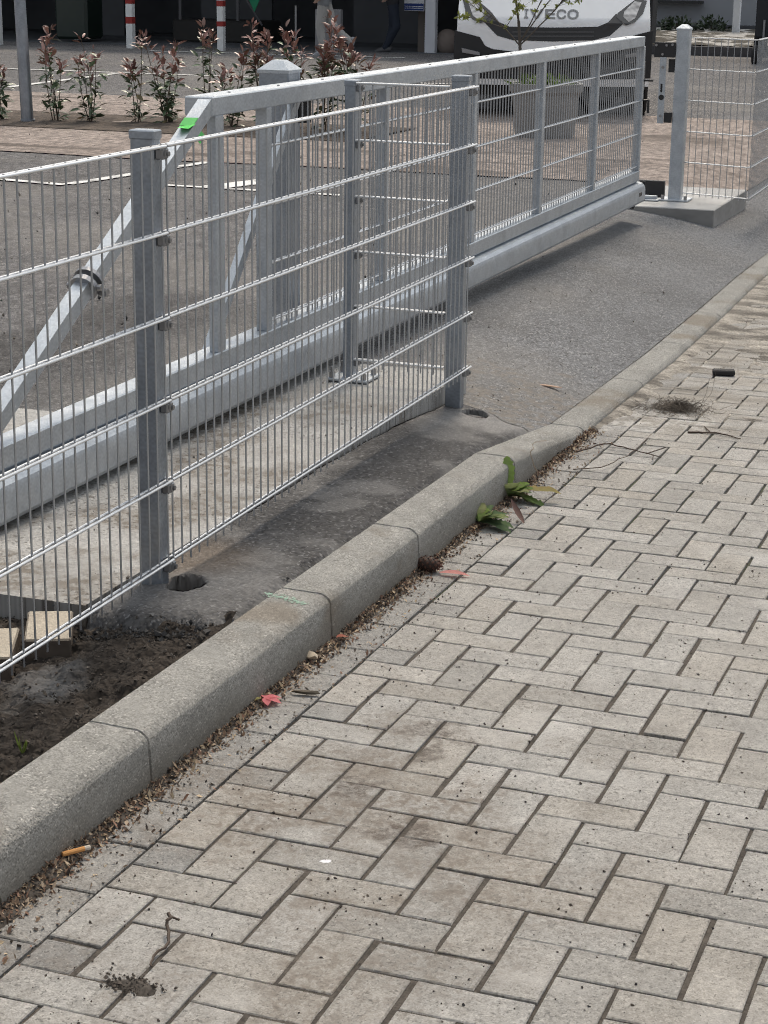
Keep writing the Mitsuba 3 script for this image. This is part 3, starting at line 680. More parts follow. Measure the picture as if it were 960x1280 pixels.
# guide post of the gate and its base
gp = thing('gate_guide_post', 'thick square galvanised post with pyramid cap behind the gate top rail', 'gate post')
def pyramid(x0, x1, y0, y1, z, h, o=0.004):
    x0, x1, y0, y1 = x0 - o, x1 + o, y0 - o, y1 + o
    cx, cy, t = (x0 + x1) / 2, (y0 + y1) / 2, 0.34
    V = [[x, y, zz] for zz in (z - 0.012, z) for x, y in ((x0, y0), (x1, y0), (x1, y1), (x0, y1))]
    V += [[cx + (x - cx) * t, cy + (y - cy) * t, z + h] for x, y in ((x0, y0), (x1, y0), (x1, y1), (x0, y1))]
    return trimesh.convex.convex_hull(np.array(V))
add(gp + '__shaft', box(-1.425, -1.305, 4.374, 4.494, 0.05, 1.165, 0.004), 'zinc_post')
add(gp + '__cap', pyramid(-1.425, -1.305, 4.374, 4.494, 1.168, 0.034), 'zinc_gate')
add(gp + '__base_plate', box(-1.46, -1.27, 4.33, 4.50, 0.064, 0.076, 0.002), 'zinc_gate')
add(gp + '__guide_roller', cyl((-1.275, 4.45, 1.02), 0.03, 0.09, 14), 'black_plastic', smooth=40)

# ------------------------------------------------------------------ receiving post, block, far fence
blk = thing('concrete_block', 'raised grey concrete block carrying the receiving gate post', 'concrete block')
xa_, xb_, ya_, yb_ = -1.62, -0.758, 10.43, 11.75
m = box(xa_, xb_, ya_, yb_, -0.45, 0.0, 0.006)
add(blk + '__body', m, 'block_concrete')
rp = thing('receiving_post', 'square galvanised gate post with pyramid cap on the concrete block', 'gate post')
X0, X1, Y0, Y1 = -1.152, -1.064, 10.82, 10.908
add(rp + '__shaft', box(X0, X1, Y0, Y1, 0.01, 1.152, 0.004), 'zinc_gate')
add(rp + '__cap', pyramid(X0, X1, Y0, Y1, 1.158, 0.026), 'zinc_gate')
add(rp + '__base_plate', box(X0 - 0.05, X1 + 0.06, Y0 - 0.05, Y1 + 0.05, 0.002, 0.014, 0.002), 'zinc_gate')
for bx, by in ((X0 - 0.03, Y0 - 0.03), (X1 + 0.04, Y0 - 0.03)):
    add(rp + '__bolt', cyl((bx, by, 0.026), 0.012, 0.03, 6), 'steel')
ct = thing('gate_catch', 'black bolted catch plate high on the receiving post', 'gate catch')
add(ct + '__plate', box(-1.295, X0 - 0.002, 10.80, 10.83, 0.965, 1.065, 0.003), 'black_plastic')
for bx, bz in ((-1.28, 1.045), (-1.21, 1.045), (-1.235, 0.985), (-1.17, 1.05)):
    add(ct + '__bolt', cyl((bx, 10.795, bz), 0.009, 0.012, 6, (0, 1, 0)), 'steel')
add(ct + '__upper_arm', box(-1.20, X0 - 0.002, 10.84, 10.87, 0.865, 0.955, 0.003), 'black_plastic')
add(ct + '__lower_arm', box(-1.205, X0 - 0.002, 10.80, 10.83, 0.53, 0.60, 0.003), 'black_plastic')
sk = thing('strike_plate', 'flat upright galvanised lock strike plate with slots beside the receiving post', 'strike plate')
add(sk + '__plate', box(-1.250, -1.205, 10.79, 10.797, 0.525, 0.965, 0.002), 'zinc_gate')
add(sk + '__keyhole', cyl((-1.2275, 10.788, 0.70), 0.018, 0.006, 16, (0, 1, 0)), 'black_plastic')
add(sk + '__slot', box(-1.236, -1.224, 10.785, 10.789, 0.735, 0.79), 'rubber')
for z in (0.90, 0.575):
    add(sk + '__screw', cyl((-1.2275, 10.787, z), 0.010, 0.008, 8, (0, 1, 0)), 'steel')
bs = thing('gate_stop', 'low black gate stop with pale catch on the concrete block', 'gate stop')
add(bs + '__buffer', box(-1.44, X0 - 0.06, 10.98, 11.02, 0.0, 0.115, 0.004), 'black_plastic')
add(bs + '__bracket', cat_([box(-1.36, -1.20, 10.72, 10.86, 0.003, 0.012, 0.002), box(-1.34, -1.22, 10.76, 10.80, 0.012, 0.035, 0.003)]), 'zinc_gate')
ff = thing('corner_fence', 'far double-rod mesh fence turning a corner to the right of the receiving post', 'mesh fence')
FR = [1.098 - 0.2085 * k for k in range(6)]
h = num(ff + '__mesh_panel')
panel(h, (-1.055, 10.862), (-0.585, 10.70), FR, None, first=0.03, tail=0.02, n=5)
h = num(ff + '__mesh_panel')
panel(h, (-0.583, 10.70), (-0.60, 12.9), FR, None, first=0.03, tail=0.02, n=5)
add(ff + '__post', box(-0.66, -0.62, 12.86, 12.92, -0.4, 1.12, 0.003), 'zinc_post')

# ------------------------------------------------------------------ small things near the kerb
def place(p): return np.array([p[0], p[1], road(p[0], p[1])])
def shard(c, L, W, H, rot, seed, bulge=0.5):
    r = np.random.default_rng(seed)
    P = r.normal(0, 1, (24, 3)); P /= np.linalg.norm(P, axis=1)[:, None]
    P = P * r.uniform(0.85, 1, (24, 1)) * np.array([L, W, H]) / 2
    R_ = np.array([[math.cos(rot), -math.sin(rot), 0], [math.sin(rot), math.cos(rot), 0], [0, 0, 1]])
    m = trimesh.convex.convex_hull(P @ R_.T + np.asarray(c))
    return m
def leafmesh(base, dirv, up, L, W, fold=0.3, curl=0.2, n=6, prof=None, teeth=0.0, seed=0):
    d = np.asarray(dirv, float); d /= np.linalg.norm(d)
    u = np.asarray(up, float); u = u - d * (u @ d); u /= np.linalg.norm(u)
    s = np.cross(d, u)
    r = np.random.default_rng(seed)
    V, Fc = [], []
    for i in range(n + 1):
        t = i / n
        w = (math.sin(math.pi * min(1, t * 0.92 + 0.06)) ** 0.8 if prof is None else prof(t)) * W / 2
        w *= 1 + teeth * (1 if i % 2 else -1) * (0 < i < n)
        c = np.asarray(base, float) + d * (L * t) + u * (-curl * L * t * t)
        V += [c + s * w + u * fold * w, c, c - s * w + u * fold * w]
    for i in range(n):
        a = i * 3
        for k in (0, 1):
            Fc += [[a + k, a + k + 1, a + k + 4], [a + k, a + k + 4, a + k + 3]]
    return TM(V, Fc)
def dandelion(name, label, c, leaves, seed):
    r = np.random.default_rng(seed)
    t = thing(name, label, 'weed', 'dandelions at the kerb foot')
    c = np.asarray(c, float)
    for (ang, el, L, W, col, curl) in leaves:
        d = np.array([math.cos(ang) * math.cos(el), math.sin(ang) * math.cos(el), math.sin(el)])
        m = leafmesh(c, d, (0, 0, 1) if el < 1.0 else (-d[1] + 0.5, d[0] - 0.4, 0.2), L, W, 0.35, curl, 16, lambda q: (0.12 + 0.88 * math.sin(math.pi * min(1, q ** 1.4 * 0.97)) ) if q < 0.98 else 0.05, 0.13, seed + int(ang * 10 + 100))
        m.vertices += 0.014 * np.stack([meshkit.fbm(m.vertices * 45 + 9 * q_, 3, seed + q_) - 0.5 for q_ in range(3)], 1)
        cols = np.tile(np.array(col), (len(m.vertices), 1)) * r.uniform(0.85, 1.15, (len(m.vertices), 1))
        mid = np.arange(len(cols)) % 3 == 1
        cols[mid] = cols[mid] * 0.6 + np.array([0.22, 0.28, 0.14]) * 0.4
        add(t + '__leaf', m, 'leaf_thin', smooth=True, color=np.clip(cols, 0, 1))
    return t
G1, G2, G3, YL = (0.135, 0.205, 0.07), (0.10, 0.15, 0.085), (0.19, 0.28, 0.075), (0.33, 0.26, 0.12)
def rosette(base, extra, n, seed, rng_a):
    r = np.random.default_rng(seed)
    out = list(extra)
    for q in range(n):
        out.append((r.uniform(*rng_a), r.uniform(0.25, 1.0), r.uniform(0.05, 0.10), r.uniform(0.024, 0.044), [G1, G2, G3, (0.22, 0.26, 0.12), (0.26, 0.27, 0.14)][r.integers(0, 5)], r.uniform(0.15, 0.55)))
    return out
dandelion('dandelion', 'low dandelion with broken flat leaves at the kerb foot, nearer plant', place((-0.105, 2.99)) + [0, 0, 0.012],
          rosette(0, [(2.7, 0.15, 0.085, 0.05, (0.13, 0.19, 0.14), 0.2), (0.1, 0.12, 0.11, 0.042, G2, 0.25), (-0.35, 0.1, 0.12, 0.04, (0.10, 0.15, 0.09), 0.2)], 15, 5, (-1.0, 2.4)), 11)
dandelion('dandelion', 'dandelion with one tall upright bright green leaf against the kerb joint', place((-0.115, 3.33)) + [0, 0, 0.012],
          rosette(0, [(1.9, 1.40, 0.130, 0.042, G3, 0.12), (0.2, 0.45, 0.16, 0.05, YL, 0.35), (-0.2, 0.12, 0.13, 0.045, G1, 0.25), (-0.1, 0.3, 0.09, 0.045, (0.30, 0.33, 0.18), 0.5)], 15, 8, (-1.0, 1.6)), 23)
# wilted dark leaf beside the lower dandelion
m = leafmesh(place((0.015, 3.06)) + [0, 0, 0.004], (-0.3, 0.25, 0.16), (0, 0, 1), 0.09, 0.022, 0.6, -0.3, 7)
tag(add('wilted_leaf', m, 'matt', smooth=True, color=(0.10, 0.055, 0.045)), 'curled dark brown leaf lying by the dandelion leaves', 'leaf')
pl = []
for a, L, W in ((0.9, 0.040, 0.022), (0.0, 0.036, 0.022), (-1.0, 0.030, 0.020), (2.0, 0.028, 0.02)):
    pl.append(leafmesh(place((-0.098, 1.345)) + [0, 0, 0.012], (math.cos(a), math.sin(a), 0.10), (0, 0, 1), L, W, 0.2, 0.3, 5))
k = add('pink_leaf', cat_(pl), 'leaf_thin', smooth=True, color=(0.70, 0.24, 0.26))
tag(k, 'crumpled pink petal-like leaf lying in the gutter litter', 'leaf')
add(k + '__pale_part', leafmesh(place((-0.105, 1.335)) + [0, 0, 0.014], (-0.9, -0.5, -0.1), (0, 0, 1), 0.026, 0.016, 0.2, 0.2, 4), 'leaf_thin', smooth=True, color=(0.45, 0.42, 0.18))
m = leafmesh(place((-0.055, 2.452)) + [0, 0, 0.005], (1, 0.10, 0.08), (0, 0, 1), 0.085, 0.026, 0.5, 0.1, 6)
tag(add('pink_leaf', m, 'leaf_thin', smooth=True, color=(0.62, 0.30, 0.28)), 'slim folded pink leaf lying on the edge pavers by the pine cone', 'leaf')
m = leafmesh(place((-0.105, 1.80)) + [0, 0, 0.012], (0.7, 0.7, 0.1), (0, 0, 1), 0.03, 0.02, 0.4, 0.2, 5)
tag(add('pink_leaf', m, 'leaf_thin', smooth=True, color=(0.42, 0.17, 0.13)), 'tiny reddish leaf in the gutter behind the pale pebble', 'leaf')
m = shard(place((-0.112, 1.645)) + [0, 0, 0.014], 0.055, 0.030, 0.024, -0.25, 31)
tag(add('pebble', m, 'matt', smooth=40, color=(0.42, 0.36, 0.28)), 'pale pointed pebble lying in the gutter against the kerb', 'pebble')
m = shard(place((-0.035, 1.43)) + [0, 0, 0.006], 0.085, 0.016, 0.012, 0.25, 33)
tag(add('wood_splinter', m, 'matt', color=(0.085, 0.07, 0.05)), 'dark flat wood splinter on the pavers right of the pink leaf', 'wood splinter')
m = rod(place((-0.112, 0.455)) + [0, 0, 0.016], place((-0.088, 0.492)) + [0, 0, 0.016], 0.0045, 8)
k = thing('cigarette_butt', 'orange cigarette butt in the gutter at the lower left', 'cigarette butt')
add(k + '__filter', m, 'matt', smooth=40, color=(0.55, 0.27, 0.09))
add(k + '__ash_end', rod(place((-0.088, 0.492)) + [0, 0, 0.016], place((-0.082, 0.502)) + [0, 0, 0.0155], 0.0044, 8), 'matt', smooth=40, color=(0.5, 0.45, 0.38))
# pine cone
ms = [trimesh.creation.icosphere(2, 1.0)]
ms[0].apply_scale((0.038, 0.024, 0.020))
cone = thing('pine_cone', 'dark brown pine cone lying in the gutter against the kerb', 'pine cone')
o = place((-0.098, 2.47)) + [0, 0, 0.020]
ms[0].apply_translation(o)
add(cone + '__core', ms[0], 'matt', smooth=True, color=(0.035, 0.02, 0.015))
sc = []
for q in range(75):
    t = (q + 0.5) / 75
    xx = -1 + 2 * t
    rr = math.sqrt(max(0, 1 - xx * xx))
    a = q * 2.39996
    nrm = np.array([xx * 0.4, rr * math.cos(a), rr * math.sin(a)])
    pos = o + np.array([0.038 * xx, 0.024 * rr * math.cos(a), 0.020 * rr * math.sin(a)])
    sc.append(leafmesh(pos, nrm + [0.9, 0, 0], nrm, 0.010, 0.009, -0.2, 0.2, 2))
tag(add(cone + '__scales', cat_(sc), 'matt', color=(0.115, 0.055, 0.04)), kind='stuff')
# black rubber piece on the dirt
m = box(-0.048, 0.048, -0.026, 0.026, 0, 0.022, 0.005)
m.apply_transform(trimesh.transformations.rotation_matrix(0.22, [0, 0, 1])); m.apply_translation(place((0.135, 5.82)) + [0, 0, 0.004])
tag(add('rubber_wedge', m, 'rubber'), 'small black rubber wedge lying on the sandy pavers', 'rubber wedge')
m = shard(np.array([-0.405, 4.93, ground(-0.405, 4.93) + 0.006]), 0.13, 0.03, 0.006, -0.25, 35)
tag(add('wood_strip', m, 'matt', color=(0.36, 0.24, 0.17)), 'thin pinkish wood strip lying on the driveway edge', 'wood strip')
# dry grass tuft
tf = []
r = np.random.default_rng(77)
o = place((0.10, 4.98))
for q in range(750):
    a, rad = r.uniform(0, 2 * math.pi), abs(r.normal(0, 0.055))
    p0 = o + [math.cos(a) * rad * 1.3, math.sin(a) * rad * 1.1, r.uniform(0, 0.028) * max(0.1, 1 - rad / 0.11)]
    b = r.uniform(0, 2 * math.pi)
    L = r.uniform(0.015, 0.06)
    p1 = p0 + [math.cos(b) * L * 0.6, math.sin(b) * L * 0.6, r.uniform(-0.004, 0.022)]
    p2 = p1 + [math.cos(b + r.normal(0, .9)) * L * 0.5, math.sin(b + .5) * L * 0.4, r.uniform(-0.02, 0.012)]
    p1[2] = max(p1[2], road(p1[0], p1[1]) + .002); p2[2] = max(p2[2], road(p2[0], p2[1]) + .002)
    tf.append(tube([p0, p1, p2], [0.0011, 0.0009, 0.0005], 3))
for q in range(4):
    p0 = o + [0.09, 0.0, 0.02]
    if q < 2: tf.append(tube([p0, p0 + [0.02 + 0.02 * q, 0.01, 0.06], p0 + [0.03 + 0.02 * q, 0.02 * q, 0.12 + 0.02 * q]], 0.0008, 3))
tag(add('dry_grass_tuft', cat_(tf), 'matt', color=(0.125, 0.105, 0.085)), 'uprooted tangle of dry dark roots lying on the pavers', 'root clump')
def twig(pts, r0, label, col=(0.06, 0.04, 0.03), forks=()):
    P = [place(p[:2]) + [0, 0, p[2]] for p in pts]
    t = np.linspace(0, 1, 14)
    P = np.array(P); s = np.linspace(0, 1, len(P))
    C_ = np.stack([np.interp(t, s, P[:, i]) for i in range(3)], 1)
    C_[1:-1] += np.random.default_rng(int(abs(pts[0][1]) * 100)).normal(0, 0.003, (12, 3)) * [1, 1, 0.3]
    k = thing('twig', label, 'twig', 'twigs lying on the paving')
    add(k + '__stem', tube(C_, np.linspace(r0, r0 * 0.5, 14), 5), 'matt', smooth=True, color=col)
    for a, b in forks:
        add(k + '__side_shoot', rod(place(a[:2]) + [0, 0, a[2]], place(b[:2]) + [0, 0, b[2]], r0 * 0.6, 4), 'matt', smooth=True, color=col)
twig([(-0.07, 4.05, 0.01), (0.0, 4.18, 0.02), (0.10, 4.17, 0.012), (0.22, 4.10, 0.01)], 0.0032, 'long dark curved twig lying across the pavers by the kerb ramp', forks=[((0.16, 4.13, .01), (0.21, 4.22, .02)), ((0.19, 4.11, .01), (0.20, 4.04, .012))])
twig([(-0.02, 3.80, 0.006), (0.07, 3.86, 0.012), (0.12, 4.05, 0.02), (0.11, 4.45, 0.012)], 0.0022, 'thin long twig reaching from the root clump toward the gutter', (0.09, 0.065, 0.05))
twig([(0.22, 4.58, 0.004), (0.33, 4.61, 0.006), (0.42, 4.56, 0.004)], 0.004, 'short dark twig on clean pavers right of the root clump', forks=[((0.3, 4.61, .005), (0.26, 4.70, .006))])
twig([(0.175, 0.30, 0.030), (0.185, 0.275, 0.018), (0.205, 0.235, 0.006), (0.20, 0.19, 0.006), (0.212, 0.165, 0.006)], 0.0035, 'small curled twig standing in a joint above the earth clod', (0.075, 0.055, 0.042), forks=[((0.178, 0.295, .028), (0.195, 0.302, .02))])
twig([(-0.09, 3.60, 0.02), (-0.115, 3.585, 0.10), (-0.10, 3.60, 0.135), (-0.07, 3.62, 0.14)], 0.0016, 'pale dry stalk arching up at the kerb joint', (0.36, 0.28, 0.2))
# two broken concrete bricks in the soil
def old_brick(cx, cy, z, L, W, H, rot, tilt, label):
    m = box(-L / 2, L / 2, -W / 2, W / 2, -H / 2, H / 2, 0.004)
    m = m.subdivide().subdivide().subdivide()
    m.vertices += 0.0022 * (meshkit.fbm(m.vertices * 60 + cx * 10, 3, 2)[:, None] - 0.5)
    m.apply_transform(trimesh.transformations.rotation_matrix(tilt, [1, 0, 0]))
    m.apply_transform(trimesh.transformations.rotation_matrix(rot, [0, 0, 1]))
    m.apply_translation((cx, cy, z))
    tag(add('concrete_brick', m, 'brick_shaded_sides'), label, 'concrete brick', 'concrete bricks in the soil')
def brick_col(p, n, uv):
    top = mix(C3(0.33, 0.29, 0.235), C3(0.42, 0.38, 0.31), fbm(p.x * 20, p.y * 20, 0, 3)) * (0.75 + 0.5 * noise(p.x * 260, p.y * 260, p.z * 260))
    side = mix(C3(0.05, 0.038, 0.03), C3(0.11, 0.088, 0.07), fbm(p.x * 20, p.y * 20, p.z * 20, 3))  # earth-brown sides with their shade painted into the colour
    return mix(side, top, smoothstep(0.6, 0.85, n.z))
scene['brick_shaded_sides'] = pr(proc(brick_col), 0.92)
old_brick(-0.640, 1.345, 0.045, 0.20, 0.105, 0.07, 2.05, 0.02, 'beige concrete brick with earth-brown sides coloured dark for shade in the soil, larger one in view')
old_brick(-0.715, 1.215, 0.035, 0.20, 0.11, 0.07, 2.0, -0.02, 'beige concrete brick cut off by the left edge of the photo')
# grass sprig in the soil
gs = []
for q in range(9):
    a = random.uniform(0, 6.28)
    b0 = np.array([-0.345, 0.72, soil_z(np.array([-0.345]), np.array([0.72]))[0] - 0.003])
    gs.append(leafmesh(b0, (math.cos(a) * 0.5, math.sin(a) * 0.5, 1.2), (math.cos(a + 1), math.sin(a + 1), 0.1), random.uniform(0.025, 0.05), 0.004, 0.2, 0.3, 4))
tag(add('grass_sprig', cat_(gs), 'leaf_thin', color=(0.16, 0.22, 0.05)), 'tiny green grass sprig growing in the bare soil', 'grass sprig')
# green spray mark on the kerb
vm = []
for q in range(46):
    t = q / 45
    x_, y_ = -0.262 + 0.115 * t, 1.735 - 0.035 * t
    vm.append([x_, y_])
# (the mark is laid on the stone as a thin, broken film of paint)
r = np.random.default_rng(3)
V, F = [], []
for (x_, y_) in vm:
    for q in range(5):
        if r.random() < 0.30:
            cx_, cy_, w_ = x_ + r.normal(0, 0.002), y_ + r.normal(0, 0.009), r.uniform(0.0015, 0.004)
            zz = road(cx_, cy_) + np.interp(cx_, [-0.25, -0.19, -0.162, -0.147], [0.1205, 0.12, 0.1192, 0.1187]) + 0.0026
            i = len(V)
            V += [[cx_ - w_, cy_ - w_ * .7, zz], [cx_ + w_, cy_ - w_ * .6, zz], [cx_ + w_, cy_ + w_ * .7, zz], [cx_ - w_ * .8, cy_ + w_, zz]]
            F += [[i, i + 1, i + 2], [i, i + 2, i + 3]]
k = add(kerb + '__spray_mark', TM(V, F), 'matt', color=(0.235, 0.37, 0.29))
tag(k, 'faded green spray paint mark on the kerb top')

# ------------------------------------------------------------------ background: lamp post, hedge plants, van, planter, building, people
lp = thing('lamp_post', 'thick round galvanised lamp post at the left edge by the hedge plants', 'lamp post')
gz = ground(np.array([-8.29]), np.array([14.45]))[0]
add(lp + '__shaft', tube([(-8.29, 14.45, gz - 0.1), (-8.33, 14.45, 1.2), (-8.40, 14.45, 4.5)], [0.062, 0.056, 0.048], 24), 'zinc_post', smooth=True)
add(lp + '__collar', cyl((-8.291, 14.45, gz + 0.01), 0.072, 0.05, 20), 'zinc_post', smooth=40)
def shrub(x, y, h, seed, label, spread=0.16, stems=3, nl=120, low=True):
    nl = int(nl * 1.35); stems += 1; h *= 1.05
    r = np.random.default_rng(seed)
    t = thing('hedge_plant', label, 'hedge plant', 'hedge plants in a row across the yard')
    z0 = ground(np.array([x]), np.array([y]))[0] + 0.02
    st, lv, lc = [], [], []
    for s in range(stems):
        a = r.uniform(0, 6.28)
        top = np.array([x + math.cos(a) * spread * r.uniform(0.3, 1.1), y + math.sin(a) * spread * r.uniform(0.3, 1.1), z0 + h * (1.0 if s == 0 else r.uniform(0.6, 0.95))])
        b = np.array([x + r.normal(0, 0.015), y + r.normal(0, 0.015), z0 - 0.05])
        mid = b + (top - b) * 0.5 + np.array([r.normal(0, 0.04), r.normal(0, 0.04), 0])
        tt = np.linspace(0, 1, 9)[:, None]
        path = (1 - tt) ** 2 * b + 2 * tt * (1 - tt) * mid + tt ** 2 * top
        st.append(tube(path, np.linspace(0.006, 0.0025, 9), 5))
        n = int(nl / stems)
        for q in range(n):
            f = r.random() ** (0.8 if low else 0.5)
            f = 0.06 + 0.94 * f
            if 0.40 < f < 0.62 and r.random() < 0.55: continue
            i = f * 8
            i0 = min(int(i), 7)
            p = path[i0] + (path[i0 + 1] - path[i0]) * (i - i0)
            a = r.uniform(0, 6.28)
            tip = f > r.uniform(0.64, 0.92)
            el = r.normal(0.75 if tip else 0.15, 0.4)
            d = np.array([math.cos(a) * math.cos(el), math.sin(a) * math.cos(el), math.sin(el)])
            off = d * r.uniform(0.01, 0.05 if tip else 0.07)
            L = r.uniform(0.06, 0.115)
            if f > 0.92: L *= 0.8
            m = leafmesh(p + off, d + [0, 0, 0.1], (r.normal(0, .4), r.normal(0, .4), 1), L, L * r.uniform(0.34, 0.46), 0.25, 0.25, 3)
            if tip: col = np.array([0.215, 0.115, 0.10]) * r.uniform(0.6, 1.6) + (np.array([0.07, 0.06, 0.045]) if r.random() < 0.25 else 0)
            else: col = np.array([0.075, 0.11, 0.06]) * r.uniform(0.55, 1.6) + (np.array([0.09, 0.02, 0.01]) if r.random() < 0.12 else 0)
            lv.append(m); lc.append(np.tile(col, (len(m.vertices), 1)))
    add(t + '__stems', cat_(st), 'matt', smooth=True, color=(0.10, 0.075, 0.055))
    k = add(t + '__foliage', cat_(lv), 'leaf', smooth=False, color=np.clip(np.vstack(lc), 0, 1))
    tag(k, kind='stuff')
SH = [(-8.66, 14.55, 0.60, 'hedge plant cut off by the left edge, left of the lamp post', 0.10, 4, 140, True),
      (-8.06, 14.62, 0.86, 'red-tipped hedge plant first to the right of the lamp post', 0.20, 4, 170, True),
      (-7.73, 14.72, 0.78, 'red-tipped hedge plant second to the right of the lamp post', 0.18, 4, 160, True),
      (-7.26, 14.80, 0.80, 'slim hedge plant with one reddish top shoot, third right of the lamp post', 0.09, 2, 120, True),
      (-6.93, 14.82, 0.78, 'wide bushy hedge plant, fourth right of the lamp post', 0.24, 6, 240, True),
      (-6.50, 14.86, 0.90, 'tall thin hedge plant just left of the slanted gate end', 0.12, 2, 90, False),
      (-6.23, 14.80, 0.66, 'low hedge plant just right of the gate end', 0.22, 4, 160, True),
      (-5.88, 14.78, 0.92, 'very bushy red hedge plant behind the square gate guide post', 0.18, 6, 250, False),
      (-5.58, 14.75, 0.88, 'red hedge plant first to the right of the gate guide post', 0.14, 4, 180, False),
      (-5.24, 14.72, 0.98, 'tallest red and green hedge plant in front of the striding person', 0.15, 5, 240, False),
      (-4.93, 14.70, 0.86, 'last red hedge plant of the row, furthest right', 0.18, 4, 190, False)]
for n_, (x, y, h, lab, sp, stn, nl, low) in enumerate(SH): shrub(x, y, h, 300 + n_, lab, sp, stn, nl, low)

# van: local frame, centre of the nose at (VX, VY), facing -y
VX, VY = -3.775, 17.45
VZ = ground(np.array([-3.8]), np.array([18.0]))[0]
van = thing('delivery_van', 'white delivery van seen from the front behind the gate', 'van')
def vdep(x, z): return 0.20 * np.abs(x / 1.03) ** 3.2 + np.maximum(z - 0.985, 0) * 0.9 - 0.035 * np.exp(-((z - 0.62) / 0.2) ** 2) + np.where(z > 1.25, (z - 1.25) * 0.0, 0)
def vpt(x, z, off=0.0): return np.stack([VX + x, VY + vdep(x, z) - off, z + 0 * x], -1)
WHT = (0.80, 0.82, 0.84)
# body: cross-sections along the nose then straight back
zz = np.concatenate([np.linspace(0.34, 1.0, 10), np.linspace(1.04, 1.30, 6)])
xx = np.linspace(-1.02, 1.02, 31)
gm = grid(xx, zz, lambda a, b: a * 0)
u, w = gm.vertices[:, 0].copy(), gm.vertices[:, 1].copy()
gm.vertices = vpt(u * (1 - 0.03 * np.maximum(w - 0.6, 0)), w)
gm.invert()
parts = [gm]
# hood back to windscreen, sides
B = []
for x in xx: B.append(vpt(np.array([x * 0.979]), np.array([1.30]))[0])
B = np.array(B)
ws = B.copy(); ws[:, 1] = VY + 0.85 + 0.10 * np.abs(xx) ** 3; ws[:, 2] = 1.42
rf = ws.copy(); rf[:, 1] += 0.75; rf[:, 2] = 2.30; rf[:, 0] = VX + (rf[:, 0] - VX) * 0.86
rr_ = rf.copy(); rr_[:, 1] = VY + 5.6; rr_[:, 2] = 2.45
def strip(a, b):
    n = len(a); q = np.array([[i, i + 1, n + i + 1, n + i] for i in range(n - 1)])
    return TM(np.vstack([a, b]), np.vstack([q[:, [0, 1, 2]], q[:, [0, 2, 3]]]))
parts += [strip(B, ws), strip(rf, rr_)]
for s in (-1, 1):
    x_ = s * 1.02
    zs = np.array([0.34, 0.7, 1.0, 1.30, 1.42, 2.30])
    f0 = np.array([vpt(np.array([x_ * 0.985]), np.array([min(z, 1.3)]))[0] for z in zs]); f0[:, 2] = zs
    f0[4] = [VX + x_ * .979, VY + 0.95, 1.42]; f0[5] = [VX + x_ * 0.842, VY + 1.7, 2.30]
    f1 = f0.copy(); f1[:, 1] = VY + 5.6
    parts.append(strip(f0, f1))
add(van + '__body', cat_(parts), 'gloss', smooth=35, color=WHT)
add(van + '__windscreen', strip(ws + [0, -0.004, 0.004], rf + [0, -0.004, 0]), 'gloss', color=(0.02, 0.022, 0.025))
VS = 120.5
def vp(px): return [((p[0] - 691) / VS, 1.21 - 0.008 * p[1] + 0.014 * (p[0] - 691) / VS) for p in px]
def vpatch(pxpoly, mat, off, color=None, mirror=False, smooth=True, key='', th=0.02):
    pts = vp(pxpoly) if not mirror else [(-a, b) for a, b in vp(pxpoly)][::-1]
    P = Polygon(pts)
    V0, F0 = trimesh.creation.triangulate_polygon(P, engine='earcut')
    m = TM(np.c_[V0, np.zeros(len(V0))], F0)
    for _ in range(3): m = m.subdivide()
    x, z = m.vertices[:, 0], m.vertices[:, 1]
    front = vpt(x, z, off)
    back = vpt(x, z, -th)
    n = len(x)
    e = m.edges_sorted
    uniq, cnt = np.unique(e, axis=0, return_counts=True)
    bd_ = uniq[cnt == 1]
    side = np.vstack([np.c_[bd_[:, 0], bd_[:, 1], bd_[:, 1] + n], np.c_[bd_[:, 0], bd_[:, 1] + n, bd_[:, 0] + n]])
    mm = TM(np.vstack([front, back]), np.vstack([m.faces[:, ::-1], side]))
    return add(key, mm, mat, smooth=False, color=color)
DK = (0.02, 0.021, 0.023)
half = [(612, 15), (623, 28), (636, 33.5), (691, 34.5), (746, 33.5), (759, 28), (769, 17), (778, 30), (762, 45), (741, 50.5), (691, 52), (641, 50.5), (621, 45), (604, 28)]
gk = vpatch(half, 'gloss', 0.006, DK, key=van + '__grille')
for zpx in (39, 44.5):
    vpatch([(640, zpx), (742, zpx), (742, zpx + 2), (640, zpx + 2)], 'gloss', 0.016, (0.06, 0.062, 0.065), key=gk + '__bar')
HL = [(574, -2), (588, -4), (611, 14), (613, 19), (600, 29.5), (589, 25), (579, 14)]
for mir in (False, True):
    k = vpatch(HL, 'gloss', 0.012, (0.05, 0.052, 0.055), mir, key=van + '__headlight')
    hl = [(581, 0), (590, -1), (603, 12), (604, 19), (597, 25), (589, 20)]
    vpatch(hl, 'headlamp_mat', 0.017, None, mir, key=k + '__lens')
LB = [(566, 39), (583, 43), (599, 47), (606, 58), (616, 62), (650, 66), (691, 67), (732, 66), (766, 62), (776, 58), (783, 47), (799, 43), (816, 39), (816, 100), (566, 100)]
vpatch(LB, 'matt', 0.010, (0.022, 0.023, 0.025), key=van + '__lower_bumper')
for mir in (False, True):
    vpatch([(576, 61), (599, 66), (600, 70), (577, 67)], 'matt', 0.03, (0.25, 0.25, 0.26), mir, key=van + '__fog_light_trim')
